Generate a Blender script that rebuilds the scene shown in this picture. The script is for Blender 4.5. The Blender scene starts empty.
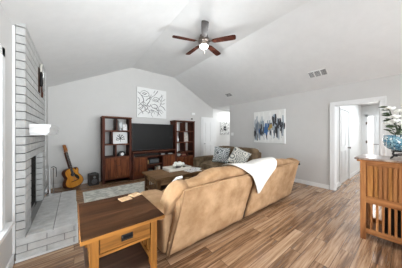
import bpy, bmesh, math, random
from mathutils import Vector, Matrix, Euler, noise
R = math.radians
random.seed(7)
scene = bpy.context.scene
COL = scene.collection

# ------------------------------------------------------------------ camera, world, lights, exposure
cam = bpy.data.cameras.new('camera'); cam.sensor_width = 36.0; cam.lens = 163.0 / 402.0 * 36.0
cam.clip_start = 0.02
camo = bpy.data.objects.new('camera', cam); COL.objects.link(camo)
camo.location = (0, 0, 1.36); camo.rotation_euler = (R(90), 0, R(-37.92))
scene.camera = camo
scene.view_settings.view_transform = 'Standard'; scene.view_settings.look = 'None'
scene.view_settings.gamma = 1.0; scene.view_settings.use_curve_mapping = False
scene.view_settings.exposure = 0.0
w = bpy.data.worlds.new('daylight'); scene.world = w; w.use_nodes = True
w.node_tree.nodes['Background'].inputs[0].default_value = (0.93, 0.96, 1.0, 1)
w.node_tree.nodes['Background'].inputs[1].default_value = 0.9

def area(name, loc, rot, sx, sy, power, col=(1, 1, 1), spread=180):
    l = bpy.data.lights.new(name, 'AREA'); l.shape = 'RECTANGLE'; l.size = sx; l.size_y = sy
    l.energy = power; l.color = col; l.spread = R(spread)
    o = bpy.data.objects.new(name, l); COL.objects.link(o); o.location = loc
    o.rotation_euler = tuple(R(a) for a in rot); return o
area('rear_fill_light', (2.2, -3.1, 1.35), (88, 0, 0), 4.6, 2.1, 112, (0.90, 0.96, 1.0), 95)  # added fill behind the camera, in place of an unseen window wall
area('side_window_daylight', (-0.66, 1.5, 1.3), (0, -90, 0), 1.4, 1.2, 170, (0.90, 0.96, 1.0), 120)
area('right_fill_light', (5.03, -1.75, 1.35), (0, 90, 0), 1.3, 1.6, 110, (0.92, 0.97, 1.0), 150)  # added fill from the right for the left slope and chimney
fl_ = area('ceiling_fill_light', (1.6, -0.7, 1.25), (0, 0, 0), 0.9, 0.9, 18, (0.92, 0.97, 1.0), 75)  # added upward fill behind the camera to brighten the ceiling
fl_.rotation_euler = Vector((-1.0, 3.3, 2.3)).to_track_quat('-Z', 'Y').to_euler()
area('hall_lamp_light', (6.8, 0.3, 2.40), (0, 0, 0), 2.2, 0.9, 52, (0.86, 0.94, 1.0))
area('end_room_window_light', (10.6, 0.9, 1.5), (0, 90, 0), 1.6, 1.2, 110, (1, 1, 1))
area('entry_lamp_light', (5.9, 5.0, 2.48), (0, 0, 0), 1.0, 0.6, 16, (0.95, 0.98, 1.0))

# ------------------------------------------------------------------ materials
def mat(name, color=(.8, .8, .8), rough=.5, metal=0.0, spec=.5):
    m = bpy.data.materials.new(name); m.use_nodes = True
    b = m.node_tree.nodes['Principled BSDF']
    b.inputs['Base Color'].default_value = (*color, 1); b.inputs['Roughness'].default_value = rough
    b.inputs['Metallic'].default_value = metal; b.inputs['Specular IOR Level'].default_value = spec
    return m
def nodes(m): return m.node_tree.nodes, m.node_tree.links, m.node_tree.nodes['Principled BSDF']
def ramp(n, stops):
    r = n.new('ShaderNodeValToRGB'); e = r.color_ramp.elements
    while len(e) < len(stops): e.new(0.5)
    for k, (p, c) in enumerate(stops): e[k].position = p; e[k].color = (*c, 1)
    return r
def coords(n, l, scale=(1, 1, 1), rot=(0, 0, 0)):
    t = n.new('ShaderNodeTexCoord'); mp = n.new('ShaderNodeMapping')
    mp.inputs['Scale'].default_value = scale; mp.inputs['Rotation'].default_value = rot
    l.new(t.outputs['Object'], mp.inputs['Vector']); return mp
def bump(n, l, b, src, strength, dist=.01):
    bp = n.new('ShaderNodeBump'); bp.inputs['Strength'].default_value = strength; bp.inputs['Distance'].default_value = dist
    l.new(src, bp.inputs['Height']); l.new(bp.outputs['Normal'], b.inputs['Normal'])
def wood(name, dark, light, axis='X', rough=.4, sc=14, stretch=.09, mid=.5):
    m = mat(name, light, rough+.15, 0, .12); n, l, b = nodes(m)
    s = [1, 1, 1]; s['XYZ'.index(axis)] = stretch
    mp = coords(n, l, s)
    nz = n.new('ShaderNodeTexNoise'); nz.inputs['Scale'].default_value = sc; nz.inputs['Detail'].default_value = 6
    nz.inputs['Distortion'].default_value = .8; nz.inputs['Roughness'].default_value = .65
    l.new(mp.outputs[0], nz.inputs['Vector'])
    md = tuple((a + c) / 2 for a, c in zip(dark, light))
    r = ramp(n, [(.33, dark), (mid, md), (.68, light)]); l.new(nz.outputs[0], r.inputs[0]); l.new(r.outputs[0], b.inputs['Base Color'])
    bump(n, l, b, nz.outputs[0], .12, .004)
    return m
def mottled(name, c1, c2, sc=6, rough=.9, detail=4, lo=.38, hi=.64, bmp=.0, spec=.3):
    m = mat(name, c1, rough, 0, spec); n, l, b = nodes(m)
    mp = coords(n, l)
    nz = n.new('ShaderNodeTexNoise'); nz.inputs['Scale'].default_value = sc; nz.inputs['Detail'].default_value = detail
    nz.inputs['Roughness'].default_value = .62
    l.new(mp.outputs[0], nz.inputs['Vector'])
    r = ramp(n, [(lo, c1), (hi, c2)]); l.new(nz.outputs[0], r.inputs[0]); l.new(r.outputs[0], b.inputs['Base Color'])
    if bmp: bump(n, l, b, nz.outputs[0], bmp, .01)
    return m
def emissive(name, col, s):
    m = mat(name, col, .4); b = m.node_tree.nodes['Principled BSDF']
    b.inputs['Emission Color'].default_value = (*col, 1); b.inputs['Emission Strength'].default_value = s; return m

M = {}
M['wall'] = mottled('grey_wall_paint', (.585, .575, .56), (.60, .59, .575), 3, .8)
M['wall_light'] = mat('white_wall_paint', (.76, .755, .74), .7)  # white in the hall; in the alcove the lighter tone paints brighter light
M['ceil'] = mottled('ceiling_paint', (.74, .74, .735), (.765, .765, .76), 5, .9, bmp=.05)
M['white'] = mat('white_trim_paint', (.77, .77, .765), .35)
M['brick'] = mottled('painted_brick', (.43, .43, .42), (.53, .53, .52), 9, .75, bmp=.2)
M['mortar'] = mat('shaded_mortar', (.12, .12, .118), .9)  # joint shade is put into this dark tone
M['hearth_brick'] = mottled('hearth_brick', (.50, .50, .49), (.64, .64, .63), 8, .7, bmp=.2)
M['hearth_mortar'] = mat('hearth_mortar', (.26, .26, .255), .9)
M['soot'] = mottled('sooty_firebox', (.012, .011, .010), (.03, .028, .026), 8, .9)
M['black'] = mat('black_plastic', (.012, .012, .013), .4)
M['blackm'] = mat('black_iron', (.015, .014, .014), .45, .6)
M['screen'] = mat('black_screen', (.010, .0095, .009), .45, 0, .15)
M['silver'] = mat('brushed_silver', (.55, .55, .55), .35, .9)
M['bronze'] = mat('pewter_bronze', (.20, .17, .15), .35, .8)
M['glass'] = mat('clear_glass', (.95, .97, .97), .03); M['glass'].node_tree.nodes['Principled BSDF'].inputs['Transmission Weight'].default_value = .9
M['cherry'] = wood('dark_cherry', (.030, .009, .006), (.125, .038, .022), 'Z', .38)
M['cherry_x'] = wood('dark_cherry_level', (.04, .014, .009), (.16, .055, .03), 'X', .38)
M['cherry_door'] = wood('cherry_door', (.045, .012, .006), (.27, .085, .032), 'Z', .4, 18)
M['walnut'] = wood('weathered_brown', (.028, .014, .009), (.095, .052, .034), 'X', .42, 10)
M['walnut_y'] = wood('weathered_brown_top', (.019, .007, .003), (.072, .032, .015), 'X', .5, 8)
M['oak'] = wood('golden_oak', (.13, .050, .011), (.40, .170, .036), 'X', .4, 16)
M['oak_z'] = wood('golden_oak_upright', (.16, .062, .013), (.40, .170, .036), 'Z', .4, 16)
M['walnut_y'].node_tree.nodes['Principled BSDF'].inputs['Specular IOR Level'].default_value = .04
M['coffee'] = wood('brown_oak', (.07, .034, .015), (.27, .155, .075), 'X', .4, 12)
M['coffee_z'] = wood('brown_oak_upright', (.05, .025, .011), (.18, .09, .042), 'Z', .45, 12)
M['copper'] = wood('copper_oak', (.17, .060, .018), (.46, .20, .070), 'Z', .4, 16)
M['copper_y'] = wood('copper_oak_level', (.17, .060, .018), (.46, .20, .070), 'Y', .4, 16)
M['copper_gold'] = wood('copper_oak_gold', (.22, .08, .018), (.52, .24, .07), 'Z', .4, 16)
M['tan'] = mottled('tan_suede', (.315, .180, .088), (.50, .318, .18), 4.5, .95, 6, .36, .66, .35)
M['tan_seam'] = mat('tan_seam', (.28, .16, .08), .95)
M['brown'] = mottled('brown_suede', (.10, .066, .037), (.20, .14, .085), 6, .95, 5, .36, .66, .3)
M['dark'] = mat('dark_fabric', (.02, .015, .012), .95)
M['throw'] = mottled('white_fleece', (.74, .715, .67), (.80, .78, .735), 40, .95, 3, bmp=.15)
M['cream'] = mat('cream_ceramic', (.72, .69, .62), .4)
M['white_c'] = mat('white_ceramic', (.85, .85, .84), .3)
M['spruce'] = wood('orange_spruce', (.50, .19, .022), (.70, .32, .05), 'Z', .25, 10)
M['rosewood'] = wood('dark_rosewood', (.055, .016, .008), (.14, .045, .02), 'Z', .25, 10)
M['blade'] = wood('reddish_blade', (.04, .012, .008), (.11, .034, .020), 'X', .5, 12)
M['blade_d'] = wood('smoky_blade', (.025, .018, .016), (.06, .048, .044), 'X', .4, 12)
M['green'] = mottled('leaf_green', (.02, .035, .014), (.06, .09, .035), 20, .5)
M['petal'] = mat('white_petal', (.85, .85, .80), .6)
M['paper'] = mottled('printed_paper', (.35, .35, .36), (.82, .81, .80), 30, .6, 2, .40, .5)
M['stain'] = mottled('marbled_top', (.17, .11, .085), (.44, .36, .31), 14, .3, 5)
M['coaster'] = mottled('tan_cork', (.55, .36, .20), (.66, .46, .28), 30, .7)
M['glow'] = emissive('lamp_glow', (1, .97, .92), 6)
M['red'] = mat('red_cloth_cover', (.22, .02, .02), .6)

# floor of rustic wood planks, planks run along X
def floor_mat():
    m = mat('plank_floor', rough=.3, spec=.5); n, l, b = nodes(m)
    mp = coords(n, l)
    br = n.new('ShaderNodeTexBrick'); l.new(mp.outputs[0], br.inputs['Vector'])
    br.inputs['Color1'].default_value = (0, 0, 0, 1); br.inputs['Color2'].default_value = (1, 1, 1, 1)
    br.inputs['Mortar'].default_value = (.5, .5, .5, 1); br.inputs['Scale'].default_value = 1
    br.inputs['Mortar Size'].default_value = .0022; br.inputs['Brick Width'].default_value = 1.25
    br.inputs['Row Height'].default_value = .127; br.offset = .37; br.inputs['Bias'].default_value = 0
    mul = n.new('ShaderNodeMath'); mul.operation = 'MULTIPLY'; mul.inputs[1].default_value = 23.0
    l.new(br.outputs['Color'], mul.inputs[0])
    mp2 = coords(n, l, (.62, 13.0, 1.0))
    nz = n.new('ShaderNodeTexNoise'); nz.noise_dimensions = '4D'; nz.inputs['Scale'].default_value = 2.3
    nz.inputs['Detail'].default_value = 7; nz.inputs['Distortion'].default_value = .7; nz.inputs['Roughness'].default_value = .62
    l.new(mp2.outputs[0], nz.inputs['Vector']); l.new(mul.outputs[0], nz.inputs['W'])
    add = n.new('ShaderNodeMath'); add.operation = 'MULTIPLY_ADD'; add.inputs[1].default_value = .16
    l.new(br.outputs['Color'], add.inputs[0]); l.new(nz.outputs[0], add.inputs[2])
    r = ramp(n, [(.37, (.055, .026, .013)), (.50, (.20, .108, .056)), (.61, (.37, .222, .128)), (.77, (.57, .39, .255))])
    l.new(add.outputs[0], r.inputs[0])
    mx = n.new('ShaderNodeMixRGB'); l.new(br.outputs['Fac'], mx.inputs[0]); l.new(r.outputs[0], mx.inputs[1])
    mx.inputs[2].default_value = (.06, .03, .016, 1); l.new(mx.outputs[0], b.inputs['Base Color'])
    rr = ramp(n, [(.3, (.30, .30, .30)), (.7, (.19, .19, .19))]); l.new(nz.outputs[0], rr.inputs[0]); l.new(rr.outputs[0], b.inputs['Roughness'])
    bump(n, l, b, nz.outputs[0], .08, .003)
    return m
M['floor'] = floor_mat()
def rug_mat():
    m = mottled('faded_rug', (.55, .56, .50), (.86, .86, .79), 9, .95, 6, .42, .58)
    return m
M['rug'] = rug_mat()
def mosaic():
    m = mat('blue_mosaic_glass', (.1, .3, .5), .15); n, l, b = nodes(m)
    mp = coords(n, l)
    v = n.new('ShaderNodeTexVoronoi'); v.inputs['Scale'].default_value = 46; l.new(mp.outputs[0], v.inputs['Vector'])
    r = ramp(n, [(.0, (.05, .16, .27)), (.35, (.14, .35, .48)), (.58, (.30, .53, .62)), (.78, (.74, .82, .83))]); l.new(v.outputs['Color'], r.inputs[0])
    v2 = n.new('ShaderNodeTexVoronoi'); v2.feature = 'DISTANCE_TO_EDGE'; v2.inputs['Scale'].default_value = 46; l.new(mp.outputs[0], v2.inputs['Vector'])
    gt = n.new('ShaderNodeMath'); gt.operation = 'LESS_THAN'; gt.inputs[1].default_value = .06; l.new(v2.outputs['Distance'], gt.inputs[0])
    mx = n.new('ShaderNodeMixRGB'); l.new(gt.outputs[0], mx.inputs[0]); l.new(r.outputs[0], mx.inputs[1]); mx.inputs[2].default_value = (.02, .06, .10, 1)
    l.new(mx.outputs[0], b.inputs['Base Color']); return m
M['mosaic'] = mosaic()
def pillow_pattern(name, seed, cream, dens=.285):
    m = mat(name, rough=.9); n, l, b = nodes(m)
    mp = coords(n, l); mp.inputs['Location'].default_value = (0, seed, 0)
    wv = n.new('ShaderNodeTexVoronoi'); wv.feature = 'F1'; wv.inputs['Scale'].default_value = 5.2; l.new(mp.outputs[0], wv.inputs['Vector'])
    ml = n.new('ShaderNodeMath'); ml.operation = 'MULTIPLY'; ml.inputs[1].default_value = 30; l.new(wv.outputs['Distance'], ml.inputs[0])
    sn = n.new('ShaderNodeMath'); sn.operation = 'SINE'; l.new(ml.outputs[0], sn.inputs[0])
    nz = n.new('ShaderNodeTexNoise'); nz.inputs['Scale'].default_value = 34; l.new(mp.outputs[0], nz.inputs['Vector'])
    ad = n.new('ShaderNodeMath'); ad.operation = 'MULTIPLY_ADD'; ad.inputs[1].default_value = 3.6; l.new(nz.outputs[0], ad.inputs[0]); l.new(sn.outputs[0], ad.inputs[2])
    r = ramp(n, [(.36, (.10, .115, .12)), (.50, (.24, .27, .28)), (.60, cream)])
    sc = n.new('ShaderNodeMath'); sc.operation = 'MULTIPLY'; sc.inputs[1].default_value = dens; l.new(ad.outputs[0], sc.inputs[0])
    l.new(sc.outputs[0], r.inputs[0]); l.new(r.outputs[0], b.inputs['Base Color']); return m
M['pil1'] = pillow_pattern('leaf_medallion_print', .0, (.60, .62, .62))
M['pil2'] = pillow_pattern('medallion_print', 1.3, (.68, .65, .58), .37)

# ------------------------------------------------------------------ mesh builder
class MB:
    def __init__(s, o=(0, 0, 0)): s.b = bmesh.new(); s.o = Vector(o)
    def box(s, x0, x1, y0, y1, z0, z1, bev=0.0, rot=None, pivot=None):
        ge = bmesh.ops.create_cube(s.b, size=1.0); vs = ge['verts']
        c = Vector(((x0+x1)/2, (y0+y1)/2, (z0+z1)/2)); d = Vector((x1-x0, y1-y0, z1-z0))
        for v in vs: v.co = Vector((v.co.x*d.x, v.co.y*d.y, v.co.z*d.z)) + c
        if bev:
            ed = list({e for v in vs for e in v.link_edges})
            r = bmesh.ops.bevel(s.b, geom=ed, offset=bev, segments=2, profile=.6, affect='EDGES')
            vs = list({v for f in r['faces'] for v in f.verts} | {v for v in vs if v.is_valid})
        if rot:
            mt = Euler([R(a) for a in rot]).to_matrix(); p = Vector(pivot) if pivot else c
            for v in vs: v.co = mt @ (v.co - p) + p
        return vs
    def rings(s, rings, caps=True, closed=True):
        vv = [[s.b.verts.new(Vector(p)) for p in r] for r in rings]
        n = len(vv[0])
        for a, c in zip(vv, vv[1:]):
            for i in range(n if closed else n-1):
                j = (i+1) % n
                s.b.faces.new((a[i], a[j], c[j], c[i]))
        if caps and closed:
            s.b.faces.new(vv[0][::-1]); s.b.faces.new(vv[-1])
        return vv
    def tube(s, pts, r, n=8):
        pts = [Vector(p) for p in pts]; rs = r if isinstance(r, (list, tuple)) else [r]*len(pts)
        rr = []
        for i, p in enumerate(pts):
            d = (pts[min(i+1, len(pts)-1)] - pts[max(i-1, 0)]).normalized()
            u = d.orthogonal().normalized() if i == 0 else (pu - d*pu.dot(d)).normalized()
            pu = u; v = d.cross(u)
            rr.append([p + (u*math.cos(2*math.pi*k/n) + v*math.sin(2*math.pi*k/n))*rs[i] for k in range(n)])
        s.rings(rr)
    def lathe(s, c, prof, n=20, axis='Z'):
        c = Vector(c); rr = []
        for r, z in prof:
            ring = []
            for k in range(n):
                a = 2*math.pi*k/n; x, y = max(r, .0005)*math.cos(a), max(r, .0005)*math.sin(a)
                ring.append(c + (Vector((x, y, z)) if axis == 'Z' else Vector((x, -z, y)) if axis == 'Y' else Vector((z, x, y))))
            rr.append(ring)
        s.rings(rr)
    def prism(s, poly, a0, a1, axis='Y'):
        f = {'X': lambda p, a: (a, p[0], p[1]), 'Y': lambda p, a: (p[0], a, p[1]), 'Z': lambda p, a: (p[0], p[1], a)}[axis]
        s.rings([[f(p, a0) for p in poly], [f(p, a1) for p in poly]])
    def puff(s, c, d, e=.5, amp=0.0, fr=6.0, seg=24, rot=None):
        """pillowy rounded block: superellipsoid with a lumpy surface"""
        c = Vector(c); mt = Euler([R(a) for a in rot]).to_matrix() if rot else Matrix.Identity(3)
        sg = lambda v, p: math.copysign(abs(v)**p, v); rr = []
        for i in range(seg//2+1):
            t = -math.pi/2 + math.pi*i/(seg//2); ring = []
            for k in range(seg):
                a = 2*math.pi*k/seg
                p = Vector((sg(math.cos(t), e)*sg(math.cos(a), e)*d[0]/2, sg(math.cos(t), e)*sg(math.sin(a), e)*d[1]/2, sg(math.sin(t), e)*d[2]/2))
                if amp:
                    q = c + p; nn = noise.noise(q*fr) + .5*noise.noise(q*fr*2.3)
                    p = p*(1 + amp*nn)
                ring.append(c + mt @ p)
            rr.append(ring)
        s.rings(rr)
    def ribbon(s, pts, wid, fn, thick=.003):
        """brush line on a plane: pts are 2D, fn maps (u, v, height) to 3D"""
        P_ = [Vector((p[0], p[1], 0)) for p in pts]; lo = []; 
        L, Rr = [], []
        for i, p in enumerate(P_):
            d = (P_[min(i+1, len(P_)-1)] - P_[max(i-1, 0)]).normalized(); nrm = Vector((-d.y, d.x, 0))
            t = i/(len(P_)-1); ww = wid*(.55 + .6*math.sin(math.pi*min(max(t, .08), .92)))
            L.append(p + nrm*ww/2); Rr.append(p - nrm*ww/2)
        s.rings([[fn(a.x, a.y, 0), fn(b_.x, b_.y, 0), fn(b_.x, b_.y, thick), fn(a.x, a.y, thick)] for a, b_ in zip(L, Rr)])
    def build(s, name, m, parent=None, smooth=False, loc=None, local=False):
        bmesh.ops.recalc_face_normals(s.b, faces=s.b.faces[:])
        off = s.o
        for v in s.b.verts: v.co -= off
        if smooth:
            for f in s.b.faces: f.smooth = True
        me = bpy.data.meshes.new(name); s.b.to_mesh(me); s.b.free(); me.materials.append(m)
        o = bpy.data.objects.new(name, me); COL.objects.link(o)
        if parent is not None: o.parent = parent
        else: o.location = loc if loc is not None else off
        return o
def tag(o, label, cat, group=None):
    o['label'] = label; o['category'] = cat
    if group: o['group'] = group
    return o
def thing(name, label, cat, loc=(0, 0, 0), rot=(0, 0, 0), group=None):
    o = bpy.data.objects.new(name, None); COL.objects.link(o); o.location = loc
    o.rotation_euler = tuple(R(a) for a in rot); o.empty_display_size = .1
    return tag(o, label, cat, group)
def struct(o): o['kind'] = 'structure'; return o
def smooth_poly(pts, k=6, closed=True):
    out = []; n = len(pts); rng = range(n if closed else n-1)
    for i in rng:
        g = lambda j: Vector((*pts[j % n], 0)) if closed else Vector((*pts[min(max(j, 0), n-1)], 0))
        p0, p1, p2, p3 = g(i-1), g(i), g(i+1), g(i+2)
        for q in range(k):
            t = q/k
            v = .5*((2*p1) + (p2-p0)*t + (2*p0-5*p1+4*p2-p3)*t*t + (3*p1-p0-3*p2+p3)*t**3)
            out.append((v.x, v.y))
    if not closed: out.append(tuple(pts[-1]))
    return out
def interp(tab, x):
    if x <= tab[0][0]: return tab[0][1]
    for (a, u), (c, v) in zip(tab, tab[1:]):
        if x <= c:
            t = (x-a)/(c-a); t = t*t*(3-2*t); return u + (v-u)*t
    return tab[-1][1]

# ------------------------------------------------------------------ the setting
XL, XR, YB, YN, ZP, ZF = -.51, 4.95, 5.5, -3.2, 2.51, 3.5
K0, K1 = 1.47, 2.99
b = MB(); b.box(-.9, 11.2, YN, YB+.1, -.06, 0); struct(b.build('floor', M['floor']))
b = MB(); b.prism([(-.63, 0), (6.82, 0), (6.82, ZP+.06), (XR, ZP), (K1, ZF), (K0, ZF), (XL, ZP), (-.63, ZP)], YB, YB+.1, 'Y'); struct(b.build('wall_back', M['wall']))
def ceil_slab(pts):
    bb.rings([[(x, YN, z) for x, z in pts], [(x, YB+.05, z) for x, z in pts]])
bb = MB(); ceil_slab([(XL-.12, ZP-.06), (K0, ZF), (K0, ZF+.1), (XL-.12, ZP+.06)])
ceil_slab([(K0, ZF), (K1, ZF), (K1, ZF+.1), (K0, ZF+.1)])
ceil_slab([(K1, ZF), (XR+.0, ZP), (XR+.0, ZP+.11), (K1, ZF+.1)])
bb.box(XR, 6.82, 4.40, YB+.05, ZP, ZP+.1); bb.box(XR, XR+.12, YN, 4.45, ZP, ZP+.1)
struct(bb.build('ceiling', M['ceil']))
# left wall with the window and the firebox cut out
WY0, WY1, WZ0, WZ1 = .9, 2.18, .52, 2.05
FY0, FY1, FZ1 = 2.87, 3.79, 1.05
b = MB(); x0, x1 = XL-.12, XL
b.box(x0, x1, YN, WY0, 0, ZP); b.box(x0, x1, WY0, WY1, 0, WZ0-.03); b.box(x0, x1, WY0, WY1, WZ1, ZP)
b.box(x0, x1, WY1, FY0, 0, ZP); b.box(x0, x1, FY0, FY1, FZ1, ZP); b.box(x0, x1, FY1, YB, 0, ZP)
struct(b.build('wall_left', M['wall']))
# right wall with the cased doorway
DY0, DY1, DZ = .38, 1.12, 2.04
b = MB(); b.box(XR, XR+.12, DY1, 4.47, 0, ZP); b.box(XR, XR+.12, DY0, DY1, DZ, ZP); b.box(XR, XR+.12, -.9, DY0, 0, ZP); b.box(XR, XR+.12, YN, -2.6, 0, ZP); b.box(XR, XR+.12, -2.6, -.9, 0, .65); b.box(XR, XR+.12, -2.6, -.9, 2.05, ZP)  # the unseen opening beside the camera is cut for the added right fill
struct(b.build('wall_right', M['wall']))
b = MB(); b.box(-.63, XR+.12, YN-.1, YN, 2.36, ZF+.1); b.box(-.63, -.2, YN-.1, YN, 0, 2.36); b.box(4.6, 5.07, YN-.1, YN, 0, 2.36)
struct(b.build('wall_near', M['wall']))
# entry alcove beyond the end of the right wall
b = MB(); b.box(6.70, 6.82, 4.40, YB, 0, ZP); struct(b.build('wall_alcove_side', M['wall_light']))
b = MB(); b.box(XR+.12, 6.82, 4.35, 4.47, 0, ZP); struct(b.build('wall_alcove_near', M['wall_light']))
b = MB(); b.box(XR+.02, 6.70, YB-.006, YB, .0, ZP); struct(b.build('wall_alcove_back', M['wall_light']))  # lighter sheet over the grey wall, brighter alcove light put into its colour
# hall behind the doorway
b = MB(); HY = 1.15
b.box(XR+.12, 5.60, HY, HY+.12, 0, 2.44); b.box(5.60, 6.62, HY, HY+.12, 2.03, 2.44); b.box(6.62, 8.8, HY, HY+.12, 0, 2.44)
struct(b.build('wall_hall_left', M['wall_light']))
b = MB(); b.box(XR+.12, 8.8, -.72, -.6, 0, 2.44); struct(b.build('wall_hall_right', M['wall_light']))
b = MB(); b.box(XR+.12, 11, -.72, 1.9, 2.44, 2.5); struct(b.build('ceiling_hall', M['ceil']))
b = MB(); b.box(8.8, 8.9, .985, HY+.12, 0, 2.44); b.box(8.8, 8.9, -.6, .50, 0, 2.44); b.box(8.8, 8.9, .50, .985, 2.03, 2.44)
struct(b.build('wall_hall_end', M['wall_light']))
b = MB(); b.box(10.9, 11.0, -.72, 1.9, 0, 2.44); b.box(8.9, 11, 1.8, 1.9, 0, 2.44); b.box(8.9, 11, -.72, -.62, 0, 2.44); struct(b.build('wall_end_room', M['wall_light']))

def board(segs, name):
    b = MB()
    for s_ in segs: b.box(*s_, .004)
    return struct(b.build(name, M['white']))
board([(XL, 4.20, YB-.016, YB, 0, .10)], 'baseboard_back')
board([(XR-.016, XR, DY1+.09, 4.47, 0, .10), (XR-.016, XR, YN, DY0-.09, 0, .10)], 'baseboard_right')
board([(XL, XL+.016, YN, 2.555, 0, .10), (XL, XL+.016, 4.11, YB, 0, .10)], 'baseboard_left')
board([(XR+.12, 5.52, HY-.016, HY, 0, .10), (6.70, 8.8, HY-.016, HY, 0, .10)], 'baseboard_hall')
board([(5.2, 6.7, YB-.022, YB-.006, 0, .10)], 'baseboard_alcove')
# doorway casing and jamb
b = MB(); c = .085
b.box(XR-.02, XR, DY1, DY1+c, 0, DZ, .004); b.box(XR-.02, XR, DY0-c, DY0, 0, DZ, .004); b.box(XR-.02, XR, DY0-c, DY1+c, DZ, DZ+c, .004)
b.box(XR-.03, XR-.018, DY0-c, DY1+c, DZ+c-.02, DZ+c); b.box(XR-.028, XR-.018, DY1+c-.018, DY1+c, 0, DZ+c); b.box(XR-.028, XR-.018, DY0-c, DY0-c+.018, 0, DZ+c)
b.box(XR, XR+.12, DY1-.015, DY1, 0, DZ); b.box(XR, XR+.12, DY0, DY0+.015, 0, DZ); b.box(XR, XR+.12, DY0, DY1, DZ-.015, DZ)
b.box(XR+.12, XR+.14, DY1-.005, HY, 0, DZ+c)
struct(b.build('trim_1', M['white']))
# left window
win = MB(); 
win.box(XL-.02, XL+.018, WY1, WY1+.08, WZ0, WZ1+.08, .004); win.box(XL-.02, XL+.018, WY0-.08, WY0, WZ0, WZ1+.08, .004)
win.box(XL-.02, XL+.018, WY0-.08, WY1+.08, WZ1, WZ1+.08, .004)
win.box(XL-.12, XL, WY0-.0, WY0+.04, WZ0, WZ1); win.box(XL-.12, XL, WY1-.04, WY1, WZ0, WZ1); win.box(XL-.10, XL-.06, WY0, WY1, 1.26, 1.31)
win.box(XL-.10, XL-.06, WY0, WY1, WZ1-.05, WZ1); win.box(XL-.10, XL-.06, WY0, WY1, WZ0, WZ0+.05)
wo = struct(win.build('window_1', M['white']))
b = MB(); b.box(XL-.12, XL+.055, WY0-.12, 2.36, WZ0-.035, WZ0, .006); b.build('window_sill', M['white'], wo)
b = MB(); b.box(XL-.083, XL-.078, WY0+.04, WY1-.04, WZ0+.05, WZ1-.05); b.build('pane', M['glass'], wo)

def panel_door(o, x0, x1, y, z0, z1, face, parent=None):
    """panelled slab in an X-Z plane; face = -1 panels show toward -Y"""
    b = MB(); b.box(x0, x1, y, y+.035, z0, z1, .003)
    m_ = (x1-x0)*.16; zs = [z0+.16, z0+(z1-z0)*.44, z0+(z1-z0)*.50, z1-.13]
    mid = (x0+x1)/2
    for za, zb in ((zs[0], zs[1]), (zs[2], zs[3])):
        for xa, xb in ((x0+m_, mid-m_*.35), (mid+m_*.35, x1-m_)):
            b.box(xa, xb, y-.006, y+.004, za, zb, .003); b.box(xa+.02, xb-.02, y-.011, y, za+.02, zb-.02, .003)
    return b.build(o, M['white'], parent)
# alcove closet door on the back wall
d1 = struct(panel_door('door_1', 4.36, 5.08, YB-.045, .01, 2.01, -1))
b = MB(); b.box(4.28, 4.36, YB-.025, YB, 0, 2.09, .004); b.box(5.08, 5.16, YB-.025, YB, 0, 2.09, .004); b.box(4.36, 5.08, YB-.025, YB, 2.01, 2.09, .004)
struct(b.build('trim_2', M['white']))
b = MB(); b.lathe((4.43, YB-.05, .95), [(.02, 0), (.012, .01), (.012, .03), (.027, .045), (.027, .06), (.01, .07)], 12, 'Y'); b.build('door_knob', M['silver'], d1)
# hall side door
d2 = struct(panel_door('door_2', 5.62, 6.60, HY+.008, .002, 2.035, -1))
b = MB(); b.box(5.52, 5.62, HY-.018, HY+.12, 0, 2.03, .004); b.box(6.60, 6.70, HY-.018, HY+.12, 0, 2.03, .004); b.box(5.52, 6.70, HY-.018, HY+.12, 2.03, 2.12, .004)
struct(b.build('trim_3', M['white']))
b = MB(); b.lathe((6.50, HY+.002, .95), [(.022, 0), (.012, .01), (.012, .03), (.027, .045), (.027, .06), (.01, .07)], 12, 'Y'); b.build('door_knob', M['bronze'], d2)
for z in (.47, 1.75):
    b = MB(); b.box(5.625, 5.665, HY-.004, HY+.012, z-.05, z+.05); b.build('hinge', M['bronze'], d2)
# end door, folded open to show the bright room
b = MB(); b.box(8.80, 8.835, .50, .845, .01, 2.01, .003)
for za, zb in ((.18, .95), (1.08, 1.88)): b.box(8.79, 8.80, .56, .79, za, zb, .004)
d3 = struct(b.build('door_3', M['white']))
b = MB(); b.tube([(8.80, .83, .98), (8.76, .83, .98), (8.755, .81, .98), (8.755, .70, .98)], .011, 8); b.build('door_handle', M['bronze'], d3)
b = MB(); b.box(8.782, 8.80, .985, 1.06, 0, 2.10, .003); b.box(8.782, 8.80, .42, .50, 0, 2.10, .003); b.box(8.782, 8.80, .42, 1.06, 2.02, 2.10, .003)
tr = struct(b.build('trim_4', M['white']))
for z in (1.06, 1.77):
    b = MB(); b.box(8.774, 8.783, 1.00, 1.045, z-.05, z+.05); b.build('hinge', M['bronze'], tr)

# ------------------------------------------------------------------ fireplace
CX0, CX1, CY0, CY1 = -.489, -.415, 2.56, 4.14
fp = thing('fireplace', 'painted pale grey brick fireplace with raised hearth and white mantel on the left wall', 'fireplace', (-.4, 3.33, 0))
O = (-.4, 3.33, 0)
b = MB(O); ch = .0905; z = .25; k = 0
while z < 2.53:
    zt = min(z+ch, 2.56)-.010
    cuts = [CY0] + [y for y in [CY0 + (.155 if k % 2 else .31) + .31*i for i in range(6)] if y < CY1-.04] + [CY1]
    for a, c2 in zip(cuts, cuts[1:]):
        segs = [(a+.003, c2-.003)]
        if zt < FZ1+.02:
            segs = []
            if a+.003 < FY0: segs.append((a+.003, min(c2-.003, FY0)))
            if c2-.003 > FY1: segs.append((max(a+.003, FY1), c2-.003))
        for ya, yb in segs:
            if yb-ya > .02: b.box(CX0+.001 if ya < CY0+.01 else CX0+.03, CX1, ya, yb, z, zt, .004)
    # deep brick returns inside the opening
    if zt < FZ1+.02:
        b.box(-.497, CX1-.004, FY1-.002, FY1+.05, z, zt, .003)
    z += ch; k += 1
b.build('chimney_breast', M['brick'], fp)
b = MB(O); q = .010
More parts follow.
